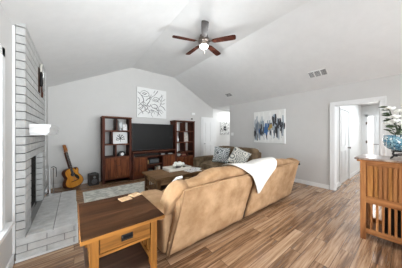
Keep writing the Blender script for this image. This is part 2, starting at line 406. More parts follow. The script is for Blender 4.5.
b.box(CX0, CX1-q, CY0+q, FY0-.004, .02, 2.5); b.box(CX0, CX1-q, FY1+.01, CY1-q, .02, 2.5); b.box(CX0, CX1-q, FY0-.004, FY1+.01, FZ1+.02, 2.5)
b.build('mortar_joints', M['mortar'], fp)
b = MB(O)
b.box(XL-.6, XL+.008, FY0, FY0+.02, .25, FZ1); b.box(XL-.6, XL+.010, FY1-.02, FY1-.003, .25, FZ1); b.box(XL-.62, XL-.6, FY0, FY1, .25, FZ1)
b.box(XL-.6, XL-.02, FY0, FY1, FZ1-.02, FZ1); b.box(XL-.6, XL, FY0, FY1, .23, .25)
b.build('firebox', M['soot'], fp)
b = MB(O)
for i in range(9):
    x = XL-.10-.05*i
b.box(XL-.075, XL-.06, FY0+.02, FY0+.44, .26, 1.0); b.box(XL-.078, XL-.055, FY0+.44, FY0+.48, .26, 1.0)
b.build('fire_screen', M['blackm'], fp)
HX1, HZ, HY1 = .03, .252, 4.09
b = MB(O)
for r_ in range(3):                                       # courses of the hearth wall
    z0 = .012 + .078*r_
    xs = [-.49] + ([-.40, -.09] if r_ % 2 else [-.245, .0]) + [HX1]
    for a, c2 in zip(xs, xs[1:]): b.box(a+.004, c2-.004, CY0, CY0+.09, z0, z0+.07, .004)
    ys = [CY0+.09+.3*i for i in range(5)] + [HY1]
    if r_ % 2 == 0: ys = [CY0+.09] + [CY0+.24+.3*i for i in range(5)] + [HY1]
    for a, c2 in zip(ys, ys[1:]): b.box(HX1-.09, HX1, a+.004, c2-.004, z0, z0+.07, .004)
y = CY0
while y < HY1-.03:                                        # top: narrow bricks inside, broad slabs outside
    if not False: b.box(CX1+.004, -.197, y+.006, min(y+.084, HY1), HZ-.03, HZ, .004)
    y += .09
for i in range(4):
    ya, yb = CY0+.3825*i, CY0+.3825*(i+1)
    b.box(-.188, HX1, ya+.003, yb-.003, HZ-.03, HZ, .003)
b.box(CX0, CX1-.002, CY0, FY0-.004, HZ-.012, HZ-.002)
b.build('hearth', M['hearth_brick'], fp)
b = MB(O); b.box(CX0+.01, HX1-.008, CY0+.008, HY1-.008, .002, HZ-.010); b.build('hearth_joints', M['hearth_mortar'], fp)
b = MB(O); b.box(-.49, HX1+.012, CY0-.014, CY0, 0, .022, .004); b.box(HX1, HX1+.014, CY0-.014, HY1, 0, .022, .004); b.box(HX1-.004, HX1+.008, CY0-.008, CY0+.006, .02, HZ-.01, .002)
b.build('base_trim', M['white'], fp)
b = MB(O)
MY0, MY1 = 2.72, 4.10
b.box(CX1, -.26, MY0+.05, MY1-.05, 1.345, 1.375, .004); b.box(CX1, -.24, MY0+.02, MY1-.02, 1.37, 1.445, .006)
b.box(CX1, -.225, MY0, MY1, 1.44, 1.48, .006); b.box(CX1, -.235, MY0+.012, MY1-.012, 1.43, 1.445)
b.build('mantel_shelf', M['white'], fp)
b = MB(O); b.box(XL, -.49, CY0-.006, CY0+.03, .10, 2.50, .003); b.build('side_trim', M['white'], fp); b = MB(O); b.box(XL, -.412, CY1, CY1+.02, .25, 2.50, .003); b.build('side_trim', M['white'], fp)

tl = thing('fireplace_tool_stand', 'slim pale metal fireplace tool stand on the far end of the hearth', 'fireplace tools', (-.345, 4.0, HZ))
b = MB(); b.lathe((0, 0, 0), [(.055, 0), (.055, .015), (.02, .025), (.014, .04), (.014, .50), (.016, .52), (.0, .54)], 14); b.build('stand', M['silver'], tl, True)
b = MB(); b.tube([(-.05, 0, .43), (.05, 0, .43)], .006); b.tube([(0, -.05, .43), (0, .05, .43)], .006); b.build('hook_arms', M['silver'], tl)
for i, (dx, dy) in enumerate(((.05, 0), (-.05, 0), (0, .05))):
    b = MB(); b.tube([(dx, dy, .47), (dx, dy, .10)], .006); b.puff((dx, dy, .47), (.02, .02, .05), .8, seg=10)
    if i == 0: b.box(dx-.008, dx+.008, dy-.035, dy+.035, .05, .14, .004)
    if i == 1: b.lathe((dx, dy, .05), [(.03, 0), (.022, .04), (.01, .09)], 10)
    if i == 2: b.tube([(dx, dy, .1), (dx, dy, .07), (dx, dy-.02, .06)], .006)
    b.build(('shovel', 'brush', 'poker')[i], M['silver'] if i else M['bronze'], tl, True)
b = MB(); b.tube([(.02, 0, .50), (.05, 0, .515), (.085, -.005, .49), (.09, -.005, .40), (.088, -.005, .32)], .006); b.build('hanging_loop', M['blackm'], tl, True)

# wall piece on the bricks
dc = thing('wall_ornament', 'tall narrow metal and wood ornament hung high on the brick chimney', 'wall decor', (CX1, 3.42, 1.98))
b = MB(); b.box(0, .012, -.07, .05, .0, .36, .005); b.build('backing', M['walnut'], dc)
b = MB(); b.prism([(-.05, .28), (.0, .42), (.05, .46), (.08, .36), (.02, .30)], .018, .035, 'X'); b.build('upper_leaf', M['cream'], dc)
b = MB(); b.lathe((.03, -.05, .08), [(.0, 0), (.018, .01), (.022, .06), (.018, .16), (.008, .22), (0, .23)], 12); b.build('lantern', M['blackm'], dc, True)
b = MB(); b.box(.018, .04, .04, .075, -.06, .26, .006); b.build('lower_strip', M['rosewood'], dc)
b = MB(); b.tube([(.03, .0, .40), (.05, .02, .30), (.03, .05, .2), (.045, .03, .02)], .008); b.build('wire_stem', M['silver'], dc, True)

# ------------------------------------------------------------------ ceiling fan
fan = thing('ceiling_fan', 'five-blade ceiling fan with lit bowl light on the flat ridge of the ceiling', 'ceiling fan', (2.23, 2.76, ZF))
b = MB(); b.lathe((0, 0, 0), [(.0, 0), (.085, 0), (.085, -.02), (.06, -.05), (.03, -.06)], 24); b.build('canopy', M['bronze'], fan, True)
b = MB(); b.lathe((0, 0, -.05), [(.0, 0), (.05, 0), (.11, -.015), (.125, -.06), (.125, -.10), (.09, -.125), (.07, -.14), (.0, -.14)], 28); b.build('motor_housing', M['bronze'], fan, True)
b = MB(); b.lathe((0, 0, -.185), [(.0, .0), (.065, 0), (.075, -.01), (.075, -.03), (.0, -.03)], 24); b.build('light_fitter', M['bronze'], fan, True)
b = MB(); b.lathe((0, 0, -.21), [(.07, 0), (.092, -.012), (.094, -.03), (.07, -.055), (.035, -.07), (.0, -.073)], 28); b.build('bowl_shade', M['glow'], fan, True)
b = MB(); b.tube([(.05, .05, -.2), (.052, .052, -.34)], .0025, 6); b.lathe((.052, .052, -.36), [(.0, 0), (.008, .005), (.007, .02), (0, .025)], 8); b.build('pull_chain', M['bronze'], fan)
for k in range(5):
    a = R(233 + 72*k)
    rot = Matrix.Rotation(a, 3, 'Z'); pit = Matrix.Rotation(R(-11), 3, 'X')
    def tf(p): return rot @ (pit @ Vector(p)) + Vector((0, 0, -.148))
    pl = smooth_poly([(.20, -.045), (.30, -.058), (.50, -.066), (.64, -.066), (.675, -.05), (.685, 0), (.675, .05), (.64, .066), (.50, .066), (.30, .058), (.20, .045)], 3)
    b = MB(); b.rings([[tf((x, y, -.004)) for x, y in pl], [tf((x, y, .004)) for x, y in pl]])
    bl = b.build('blade', M['blade'] if k != 0 else M['blade_d'], fan)
    b = MB(); br_ = [(.09, -.016), (.16, -.014), (.20, -.04), (.27, -.03), (.29, 0), (.27, .03), (.20, .04), (.16, .014), (.09, .016)]
    b.rings([[tf((x, y, .004)) for x, y in br_], [tf((x, y, .011)) for x, y in br_]]); b.build('blade_bracket', M['bronze'], bl)
pl_ = bpy.data.lights.new('fan_bulb', 'POINT'); pl_.energy = 20; pl_.shadow_soft_size = .02; pl_.color = (.95, .98, 1)
po = bpy.data.objects.new('fan_bulb', pl_); COL.objects.link(po); po.location = (2.23, 2.76, ZF-.30)

# ceiling vents on the right slope
def slope_z(x): return ZP + (XR-x)*(ZF-ZP)/(XR-K1)
SA = math.degrees(math.atan((ZF-ZP)/(XR-K1)))
def vent(x, y, L, W, n, label):
    t = thing('ceiling_vent', label, 'vent', (x, y, slope_z(x)), (0, SA, 0))
    b = MB(); f = .018
    b.box(-W/2, W/2, -L/2, -L/2+f, -.012, 0); b.box(-W/2, W/2, L/2-f, L/2, -.012, 0); b.box(-W/2, -W/2+f, -L/2, L/2, -.012, 0); b.box(W/2-f, W/2, -L/2, L/2, -.012, 0)
    for i in range(1, n): y_ = -L/2 + L*i/n; b.box(-W/2, W/2, y_-.008, y_+.008, -.011, 0)
    b.build('frame', M['white'], t)
    b = MB(); b.box(-W/2+.01, W/2-.01, -L/2+.01, L/2-.01, -.002, -.0005); b.build('duct', M['dark_grey'], t)
    b = MB(); 
    k_ = int((W-.03)/.02)
    for i in range(k_):
        xx = -W/2 + .024 + i*(W-.048)/(k_-1); b.box(xx-.0028, xx+.0028, -L/2+f, L/2-f, -.010, -.003, rot=(0, 35, 0))
    b.build('louvres', M['white'], t)
M['dark_grey'] = mat('vent_duct', (.05, .05, .05), .8)
vent(4.42, 4.04, .30, .20, 1, 'small white ceiling vent near the corner above the loveseat')
vent(4.45, 1.32, .37, .22, 3, 'long three-section white ceiling vent on the slope near the hall doorway')

# ------------------------------------------------------------------ wall hangings and small fittings
art = thing('line_art_canvas', 'square white canvas of looping black line faces above the television', 'wall art', (2.13, YB, 1.91))
b = MB(); b.box(-.52, .52, -.04, 0, 0, 1.0, .004); b.build('canvas', mat('white_canvas', (.78, .78, .77), .8), art)
def on_back(u, v, h): return (u-.52, -.0405-h, v)
lines = [[(.03, .83), (.14, .74), (.22, .60), (.20, .48), (.26, .40)], [(.10, .80), (.22, .90), (.36, .86), (.40, .76), (.28, .70), (.14, .74)], [(.16, .79), (.24, .83), (.34, .80)],
 [(.40, .76), (.44, .62), (.38, .50), (.34, .44), (.42, .38), (.46, .46)], [(.50, .60), (.60, .72), (.74, .70), (.84, .58), (.80, .46)], [(.52, .58), (.62, .62), (.76, .56)],
 [(.46, .46), (.52, .36), (.66, .34), (.70, .42), (.60, .48), (.50, .44)], [(.06, .50), (.18, .40), (.30, .30), (.24, .22), (.12, .16), (.04, .06)], [(.10, .42), (.20, .52), (.30, .46)],
 [(.14, .36), (.26, .42), (.36, .34), (.30, .26)], [(.46, .30), (.52, .22), (.48, .12), (.54, .03)], [(.40, .24), (.56, .26), (.70, .20), (.84, .08)], [(.60, .80), (.68, .90), (.72, .97)], [(.56, .86), (.62, .96)],
 [(.84, .58), (.94, .66), (1.0, .72)], [(.80, .46), (.92, .40), (1.0, .30)], [(.78, .52), (.90, .52), (.98, .56)], [(.34, .44), (.26, .36), (.28, .24), (.40, .18), (.50, .22)], [(.66, .34), (.74, .22), (.70, .08)], [(.02, .66), (.08, .58), (.06, .46)], [(.72, .60), (.80, .74), (.92, .84)], [(.08, .34), (.16, .30), (.20, .38), (.12, .44), (.05, .38)], [(.62, .80), (.50, .72), (.46, .62)], [(.56, .64), (.66, .66), (.72, .60), (.64, .57), (.56, .60)], [(.18, .80), (.26, .77), (.32, .82)], [(.60, .14), (.56, .24), (.48, .30)], [(.88, .16), (.78, .26), (.74, .36), (.82, .46)], [(.04, .30), (.14, .24), (.20, .12)], [(.36, .12), (.42, .22), (.36, .30)], [(.82, .60), (.88, .74), (.84, .86)], [(.30, .56), (.36, .64), (.44, .68), (.48, .80)], [(.60, .40), (.68, .28), (.82, .30), (.92, .22)]]
b = MB()
for i, ln in enumerate(lines):
    b.ribbon(smooth_poly(ln, 6, False), .012 + .006*(i % 3 == 0), on_back)
b.build('line_drawing', mat('ink_line', (.09, .09, .09), .7), art)

pa = thing('abstract_painting', 'large abstract painting of grey, blue and ochre strokes above the loveseat', 'wall art', (XR, 2.80, 1.075))
pb = MB(); pb.box(-.04, 0, -.525, .525, 0, 1.03, .004); pmats = [mottled('washed_canvas', (.58, .61, .63), (.76, .77, .76), 3, .8)]
def on_right(u, v, h): return (-.0405-h, .525-u*1.05, v*1.03)       # u runs left to right as seen
rnd = random.Random(5)
def strokes(name, col, items, h=.003):
    n0 = len(pb.b.faces)
    for (u, v0, v1, ww) in items:
        n_ = 7; pts = [(u + rnd.uniform(-.008, .008), v0 + (v1-v0)*i/(n_-1)) for i in range(n_)]
        pb.ribbon(pts, ww, on_right, h)
    pmats.append(mat(name+'_paint', col, .6)); pb.b.faces.ensure_lookup_table()
    for f in pb.b.faces[n0:]: f.material_index = len(pmats)-1
strokes('pale_strokes', (.80, .80, .78), [(rnd.uniform(.04, .96), a, min(.98, a+rnd.uniform(.25, .5)), rnd.uniform(.03, .07)) for a in [rnd.uniform(.04, .6) for _ in range(26)]], .002)
strokes('blue_grey_strokes', (.30, .36, .42), [(u, c_-l_, c_+l_, w_) for u, c_, l_, w_ in [(.05, .42, .34, .05), (.10, .35, .28, .05), (.16, .55, .25, .03), (.22, .34, .26, .05), (.30, .62, .22, .03), (.38, .30, .2, .05), (.55, .62, .25, .04), (.62, .34, .22, .04), (.70, .60, .28, .05), (.80, .45, .3, .07), (.90, .42, .22, .06), (.26, .46, .24, .06), (.48, .40, .3, .07), (.34, .50, .25, .05), (.66, .44, .3, .07), (.12, .60, .26, .04), (.95, .52, .3, .04)]], .004)
strokes('mist_strokes', (.42, .46, .50), [(rnd.uniform(.03, .97), a, a+rnd.uniform(.2, .45), rnd.uniform(.02, .05)) for a in [rnd.uniform(.1, .5) for _ in range(22)]], .005)
strokes('charcoal_strokes', (.035, .035, .042), [(.08, .22, .46, .030), (.24, .25, .46, .055), (.30, .22, .40, .045), (.35, .28, .50, .03), (.53, .42, .62, .04), (.60, .48, .62, .05), (.67, .52, .80, .05), (.73, .56, .88, .05), (.77, .18, .60, .05), (.05, .12, .38, .04), (.28, .40, .60, .03), (.45, .14, .30, .03), (.57, .24, .44, .04), (.64, .66, .82, .03), (.75, .30, .50, .06), (.90, .30, .50, .04), (.82, .44, .72, .04), (.87, .48, .74, .05), (.93, .46, .62, .05), (.98, .42, .60, .04), (.70, .22, .40, .03), (.13, .06, .30, .025), (.02, .20, .5, .02)], .006)
strokes('blue_strokes', (.05, .15, .36), [(.41, .24, .52, .07), (.46, .26, .50, .06), (.43, .46, .62, .05), (.50, .38, .60, .03), (.20, .30, .44, .03)], .007)
strokes('ochre_strokes', (.42, .28, .09), [(.57, .42, .56, .06), (.61, .46, .58, .05), (.52, .40, .48, .04)], .008)
strokes('white_drips', (.84, .84, .82), [(.40, .04, .30, .04), (.50, .04, .34, .05), (.64, .05, .40, .05), (.88, .06, .36, .05), (.56, .70, .96, .05), (.18, .66, .97, .05), (.34, .70, .97, .04), (.44, .62, .72, .05), (.85, .78, .97, .04)], .009)
po_ = pb.build('painted_canvas', pmats[0], pa)
for m_ in pmats[1:]: po_.data.materials.append(m_)

pf = thing('collage_frame', 'small square black and white collage picture in the alcove beside the white door', 'picture', (5.72, YB-.006, 1.34))
b = MB(); b.box(-.30, .30, -.015, 0, 0, .58, .003); nf_ = len(b.b.faces)
for i in range(4):
    for j in range(4):
        if i in (1, 2) and j in (1, 2): continue
        if rnd.random() < .85:
            cx_, cz_ = -.225+.15*i, .07+.147*j; s1, s2 = rnd.uniform(.03, .06), rnd.uniform(.02, .05)
            b.box(cx_-s1, cx_+s1, -.019, -.015, cz_-s2, cz_+s2); 
b.b.faces.ensure_lookup_table()
for f_ in b.b.faces[nf_:]: f_.material_index = 1
o = b.build('mounted_photographs', M['white'], pf); o.data.materials.append(mottled('photo_print', (.05, .05, .05), (.72, .72, .70), 22, .6, 2, .38, .52))
b = MB(); b.box(-.08, .10, -.022, -.015, .19, .39, .003); b.build('centre_photograph', M['black'], pf)
b = MB(); b.box(-.012, .03, -.024, -.022, .26, .31); b.build('centre_white_patch', M['white'], pf)  # small white patch on the dark centre photograph
b = MB(); f = .012
b.box(-.31, .31, -.022, 0, -.01, f-.01); b.box(-.31, .31, -.022, 0, .58, .59); b.box(-.31, -.30, -.022, 0, -.01, .59); b.box(.30, .31, -.022, 0, -.01, .59); b.build('edge', M['silver'], pf)

sn = thing('door_chime', 'small white box fixed high on the back wall over the right bookcase', 'chime box', (3.86, YB, 2.14))
b = MB(); b.box(-.075, .075, -.05, 0, 0, .09, .008); b.build('cover', M['white_c'], sn); b = MB(); b.box(-.06, .06, -.052, -.049, .012, .02); b.build('grille_slot', M['silver'], sn)
sn = thing('wall_sensor', 'tiny black wall fixture just under the white chime box', 'sensor', (3.80, YB, 1.95))
b = MB(); b.box(-.035, .035, -.03, 0, 0, .05, .006); b.build('housing', M['black'], sn); b = MB(); b.lathe((0, -.03, .025), [(.015, 0), (.012, .008), (0, .012)], 12, 'Y'); b.build('lens', M['screen'], sn)
sw = thing('light_switch', 'white light switch plate at the far end of the right wall', 'light switch', (XR, 4.33, 1.30))
b = MB(); b.box(-.008, 0, -.06, .06, 0, .115, .003); b.build('plate', M['white_c'], sw)
for dy in (-.025, .025):
    b = MB(); b.box(-.016, -.007, dy-.008, dy+.008, .04, .075, .003); b.build('toggle', M['white_c'], sw)

# ------------------------------------------------------------------ bookcases and TV stand
def tower(x0, x1, y0, y1, zt, rows, divs, name, label, xsplit):
    O = ((x0+x1)/2, (y0+y1)/2, 0); t = thing(name, label, 'bookcase', O); p = .06
    for a in (x0, x1-p):
        b = MB(O); b.box(a, a+p, y0, y0+.05, 0, zt-.03, .004); b.box(a, a+p, y1-.05, y1, 0, zt-.03, .004); b.box(a+.018, a+p-.018, y0+.03, y1-.03, .06, zt-.04); b.build('side_panel', M['cherry'], t)
    b = MB(O); b.box(x0-.012, x1+.012, y0-.012, y1+.005, zt-.035, zt, .005); b.build('top', M['cherry_x'], t)
    for z in rows:
        b = MB(O); b.box(x0+p, x1-p, y0+.006, y1-.01, z-.017, z+.017, .003); b.build('shelf', M['cherry_x'], t)
    for xd, za, zb in divs:
        b = MB(O); b.box(xd-.017, xd+.017, y0+.012, y1-.015, za+.017, zb-.017, .002); b.build('divider', M['cherry'], t)
    b = MB(O); b.box(x0+p, x1-p, y0+.02, y1-.01, .06, .10); b.box(x0+p, x1-p, y1-.03, y1-.015, .1, rows[0]); b.box(x0+p, x1-p, y0+.02, y0+.045, .06, .12); b.build('bottom', M['cherry_x'], t)
    xa = x0+p; n = 2
    for i in range(n):
        da, db = xa+(x1-p-xa)*i/n, xa+(x1-p-xa)*(i+1)/n
        b = MB(O); b.box(da+.004, db-.004, y0+.012, y0+.03, .125, rows[0]-.02, .003)
        b.box(da+.005, da+.05, y0-.004, y0+.014, .125, rows[0]-.02, .002); b.box(db-.05, db-.005, y0-.004, y0+.01, .125, rows[0]-.02, .002)
        b.box(da+.05, db-.05, y0, y0+.01, .125, .18, .002); b.box(da+.05, db-.05, y0, y0+.01, rows[0]-.075, rows[0]-.02, .002)
        d = b.build('door', M['cherry_door'], t)
        b = MB(O); kx = db-.03 if i == 0 else da+.03; b.lathe((kx, y0, .48), [(.006, 0), (.006, .012), (.013, .018), (.012, .026), (0, .03)], 10, 'Y'); b.build('knob', M['blackm'], d)
    return t
TY0, TY1 = 5.05, 5.44
tower(.60, 1.34, TY0, TY1, 1.845, [.71, 1.065, 1.445], [(.93, .71, 1.065), (.835, 1.065, 1.445), (.945, 1.445, 1.81)], 'display_bookcase', 'tall dark cherry display bookcase with two doors, left of the television', 0)
tower(2.80, 3.63, TY0, TY1, 1.845, [.54, .70, 1.06, 1.45], [(3.215, .70, 1.06), (3.15, 1.06, 1.45), (3.215, 1.45, 1.81), (3.31, .54, .70)], 'display_bookcase', 'tall dark cherry display bookcase on the right of the television', 0)
O = (2.07, 5.2, 0); st = thing('television_stand', 'long cherry television stand with doors and open middle shelves', 'tv stand', O)
sx0, sx1, sy0 = 1.355, 2.785, 5.0
b = MB(O); b.box(sx0, sx1, sy0-.01, TY1, .80, .83, .004); b.build('top', M['cherry_x'], st)
b = MB(O); b.box(sx0, sx1, sy0, TY1, .645, .67, .003); b.build('upper_shelf', M['cherry_x'], st)
b = MB(O); b.box(sx0, sx1, sy0+.02, TY1, .08, .11); b.box(sx0+.03, sx1-.03, sy0+.04, sy0+.06, .0, .08); b.box(sx0+.03, sx1-.03, TY1-.05, TY1-.03, .0, .08); b.build('bottom', M['cherry_x'], st)
for x in (sx0, 1.775, 2.305, sx1-.03):
    b = MB(O); b.box(x, x+.03, sy0+.002, TY1, .0 if x in (sx0, sx1-.03) else .11, .80 if x in (sx0, sx1-.03) else .645, .002); b.build('upright', M['cherry'], st)
b = MB(O); b.box(sx0, sx1, TY1-.012, TY1, .1, .8); b.build('back_panel', M['cherry'], st)
b = MB(O); b.box(1.805, 2.305, sy0+.03, TY1-.02, .375, .40); b.build('middle_shelf', M['cherry_x'], st)
for i, (da, db) in enumerate(((1.388, 1.58), (1.582, 1.773), (2.337, 2.752))):
    b = MB(O); b.box(da, db, sy0+.006, sy0+.026, .115, .64, .003); b.box(da, da+.045, sy0-.002, sy0+.008, .115, .64, .002); b.box(db-.045, db, sy0-.002, sy0+.008, .115, .64, .002)
    b.box(da+.04, db-.04, sy0-.002, sy0+.008, .115, .165, .002); b.box(da+.04, db-.04, sy0-.002, sy0+.008, .59, .64, .002); d = b.build('door', M['cherry_door'], st)
    b = MB(O); kx = (db-.02, da+.02, da+.02)[i]; b.lathe((kx, sy0-.002, .40), [(.006, 0), (.006, .012), (.013, .018), (.012, .026), (0, .03)], 10, 'Y'); b.build('knob', M['blackm'], d)

O = (2.115, 5.2, .83); tv = thing('television', 'large black flat screen television on the cherry stand', 'television', O)
b = MB(O); b.box(1.388, 2.840-.06, 5.19, 5.235, .85, 1.69, .006); b.build('bezel', M['black'], tv)
b = MB(O); b.box(1.40, 2.768, 5.187, 5.191, .865, 1.68); b.build('screen', M['screen'], tv)
for x in (1.65, 2.5):
    b = MB(O); b.box(x-.03, x+.03, 5.1, 5.32, .831, .842, .003); b.box(x-.015, x+.015, 5.2, 5.225, .84, .87); b.build('foot', M['black'], tv)
O = (1.9, 5.1, .67); sb = thing('soundbar', 'long black soundbar in the slot under the television', 'soundbar', O)
b = MB(O); b.box(1.42, 2.18, 5.06, 5.16, .672, .735, .012); b.build('cabinet', M['black'], sb); b = MB(O); b.box(1.44, 2.16, 5.056, 5.06, .68, .728, .004); b.build('grille', M['dark'], sb)
def device(x0, x1, y0, z0, h, name, label, cat, lcol):
    O = ((x0+x1)/2, y0+.1, z0); t = thing(name, label, cat, O)
    b = MB(O); b.box(x0, x1, y0, y0+.2, z0+.005, z0+h, .005); b.build('case', M['black'], t)
    b = MB(O); b.box(x0+.02, x1-.02, y0-.004, y0, z0+h*.25, z0+h*.8); b.build('front_panel', lcol, t)
device(1.88, 2.20, 5.06, .40, .17, 'stereo_receiver', 'black receiver on the upper middle shelf of the stand', 'receiver', mat('grey_display', (.09, .10, .11), .3))
device(2.25, 2.42, 5.05, .67, .05, 'cable_box', 'small dark cable box in the slot, right of the soundbar', 'cable box', M['silver'])
device(2.50, 2.70, 5.05, .67, .045, 'disc_player', 'flat dark disc player at the right end of the stand slot', 'disc player', M['silver'])
device(1.84, 2.02, 5.08, .11, .12, 'game_console', 'low black console on the bottom middle shelf of the stand', 'console', M['silver'])
def bookrow(x, y, z, n, tall, cols, group, kind, labels):
    for i in range(n):
        w_ = .028 + .012*((i*7) % 3)/2; h_ = tall*(.86 + .14*((i*5) % 4)/3)
        b = MB((x+w_/2, y, z)); b.box(x, x+w_-.002, y, y+.16, z, z+h_, .003)
        o = b.build(kind, cols[i % len(cols)]); tag(o, labels[i], 'book', group); x += w_
pap = mat('cream_book_cover', (.62, .56, .46), .6); tanb = mat('tan_book_cover', (.40, .27, .15), .6)
bookrow(2.12, 5.08, .11, 4, .20, [pap, tanb, M['cream']], 'books on the bottom shelf of the stand', 'book',
        ['pale book beside the console, first from the left on the bottom stand shelf', 'tan book, second from the left on the bottom stand shelf', 'white book, third from the left on the bottom stand shelf', 'pale book, last on the right on the bottom stand shelf'])
b = MB((1.845, 5.1, .40)); b.lathe((1.845, 5.12, .40), [(.03, 0), (.032, .1), (.02, .14), (.0, .15)], 14); tag(b.build('candle_jar', mat('tan_candle', (.50, .34, .14), .5), None, True), 'tan candle jar left of the receiver in the stand', 'candle')

# things in the left bookcase
def frame_thing(name, label, c, w_, h_, tilt, fm, pm, motif=None):
    t = thing(name, label, 'picture frame', c, (tilt, 0, 0)); f = .014
    b = MB(); b.box(-w_/2, w_/2, -.008, .008, 0, f); b.box(-w_/2, w_/2, -.008, .008, h_-f, h_); b.box(-w_/2, -w_/2+f, -.008, .008, 0, h_); b.box(w_/2-f, w_/2, -.008, .008, 0, h_); b.build('frame', fm, t)
    b = MB(); b.box(-w_/2+.006, w_/2-.006, -.003, .006, .006, h_-.006); b.build('picture', pm, t)
    if motif:
        b = MB(); motif(b); b.build('plant_motif', M['black'], t)
def tree(b):
    fn = lambda u, v, h: (u, -.003-h, v)
    b.ribbon([(0, .05), (.0, .12), (.01, .19)], .012, fn)
    for u, v in ((-.09, .16), (-.06, .22), (-.02, .25), (.05, .24), (.09, .19), (.10, .13), (-.10, .11)):
        b.ribbon([(0, .13), (u*.6, v*.9), (u, v)], .018, fn)
        b.box(u-.02, u+.02, -.008, -.003, v-.013, v+.013, rot=(0, 30, 0))
frame_thing('framed_print', 'white framed print of a dark plant on the middle shelf of the left bookcase', (1.07, 5.20, 1.083), .38, .33, -6, M['white_c'], mat('print_paper', (.74, .74, .73), .6), tree)
frame_thing('photo_frame', 'silver photo frame on the top shelf of the left bookcase, right end', (1.19, 5.18, 1.463), .12, .19, -10, M['silver'], M['paper'])
b = MB((1.07, 5.2, 1.463)); b.lathe((1.07, 5.2, 1.463), [(.04, 0), (.05, .01), (.02, .03), (.025, .05), (.05, .12), (.055, .20), (.045, .25)], 18); tag(b.build('vase', mat('frosted_glass', (.62, .66, .68), .15), None, True), 'tall frosted grey vase left of the silver frame on the top shelf', 'vase')
b = MB((1.0, 5.25, 1.463)); b.lathe((1.0, 5.25, 1.463), [(.025, 0), (.03, .02), (.012, .04), (.01, .22), (.03, .26), (.028, .29), (.01, .31)], 14); tag(b.build('candlestick', M['bronze'], None, True), 'dark slender candlestick behind the frosted vase on the top shelf', 'candlestick')
dk = thing('dome_clock', 'small dark dome shaped clock with white face on the low open shelf', 'clock', (1.10, 5.2, .727))
b = MB(); b.puff((0, 0, .0), (.24, .10, .26), .9, seg=20)
bmesh.ops.bisect_plane(b.b, geom=b.b.verts[:]+b.b.edges[:]+b.b.faces[:], plane_co=(0, 0, .001), plane_no=(0, 0, -1), clear_outer=True)
b.build('case', M['black'], dk, True); b = MB(); b.lathe((.01, -.035, .05), [(.045, .0), (.045, .016), (.0, .017)], 18, 'Y'); b.build('face', M['white_c'], dk)
# things in the right bookcase
frame_thing('photo_frame', 'cream photo frame on the middle shelf of the right bookcase', (3.33, 5.22, 1.077), .22, .29, -6, M['cream'], mottled('pale_photo', (.40, .36, .33), (.72, .68, .62), 14, .6))
b = MB((2.97, 5.25, 1.467)); b.lathe((2.97, 5.25, 1.467), [(.04, 0), (.05, .05), (.05, .2), (.03, .25), (.03, .27)], 16); tag(b.build('vase', M['white_c'], None, True), 'white vase on the top shelf of the right bookcase', 'vase')
b = MB((2.99, 5.22, 1.077)); b.lathe((2.99, 5.22, 1.077), [(.035, 0), (.04, .1), (.02, .16), (.022, .2)], 16); tag(b.build('vase', M['white_c'], None, True), 'white bottle vase on the middle shelf of the right bookcase', 'vase')
b = MB((2.97, 5.24, .717)); b.lathe((2.97, 5.24, .717), [(.03, 0), (.045, .03), (.045, .22), (.03, .27), (.035, .29)], 16); tag(b.build('pitcher', M['white_c'], None, True), 'white pitcher on the lower open shelf of the right bookcase', 'pitcher')
bw = thing('serving_bowl', 'small white bowl in the low slot of the right bookcase', 'bowl', (2.99, 5.16, .557))
b = MB(); b.lathe((0, 0, 0), [(.03, 0), (.035, .008), (.075, .05), (.082, .075), (.076, .075), (.03, .015), (0, .013)], 20); b.build('body', M['white_c'], bw, True)
x = 3.10
for i in range(3):
    b = MB((3.2, 5.2, .557+.03*i)); b.box(3.10+.01*i, 3.27-.006*i, 5.10, 5.30, .557+.03*i, .585+.03*i, .003)
    tag(b.build('book', (M['red'], tanb, M['red'])[i]), ['red book at the bottom of the flat stack in the right bookcase', 'tan book in the middle of the flat stack in the right bookcase', 'red book on top of the flat stack in the right bookcase'][i], 'book', 'flat stack of books in the right bookcase')

# ------------------------------------------------------------------ guitar and speaker
g = thing('acoustic_guitar', 'acoustic guitar with orange top leaning on the back wall beside the hearth', 'guitar', (.02, 5.17, .03), (-11, -8, 36))
g.scale = (1.10, 1.10, 1.04)
half = smooth_poly([(0, 0), (.11, .012), (.185, .07), (.20, .15), (.17, .235), (.135, .29), (.14, .34), (.155, .385), (.145, .43), (.125, .455), (.10, .40), (.06, .46), (0, .475), (-.09, .47), (-.14, .43), (-.152, .37), (-.14, .31), (-.132, .27), (-.17, .215), (-.20, .14), (-.18, .065), (-.10, .01)], 4)
b = MB(); b.prism(half, -.045, .05, 'Y'); gb = b.build('body', M['rosewood'], g)
b = MB(); b.prism([(x*.93, .016+z*.93) for x, z in half], -.050, -.044, 'Y'); sbd = b.build('soundboard', M['spruce'], g)
b = MB(); b.lathe((0, -.0505, .315), [(.050, 0), (.050, .002), (0, .0025)], 22, 'Y'); b.build('sound_hole', M['black'], g)
b = MB(); b.prism(smooth_poly([(.045, .30), (.09, .27), (.115, .20), (.09, .15), (.04, .22), (.03, .26)], 4), -.0535, -.050, 'Y'); b.build('pickguard', M['black'], g)
b = MB(); b.box(-.075, .075, -.060, -.050, .145, .165, .003); b.build('bridge', M['rosewood'], g)
b = MB(); b.box(-.028, .028, -.045, -.005, .42, .86, .006); b.build('neck', M['rosewood'], g)
b = MB(); b.prism([(-.028, .36), (.028, .36), (.023, .86), (-.023, .86)], -.058, -.044, 'Y'); b.build('fretboard', mat('ebony', (.03, .02, .016), .4), g)
b = MB(); b.prism([(-.024, .855), (.024, .855), (.038, .90), (.032, 1.03), (.012, 1.045), (-.012, 1.045), (-.032, 1.03), (-.038, .90)], -.050, -.034, 'Y'); hs = b.build('headstock', wood('headstock_wood', (.18, .06, .02), (.36, .15, .05), 'Z', .3), g)
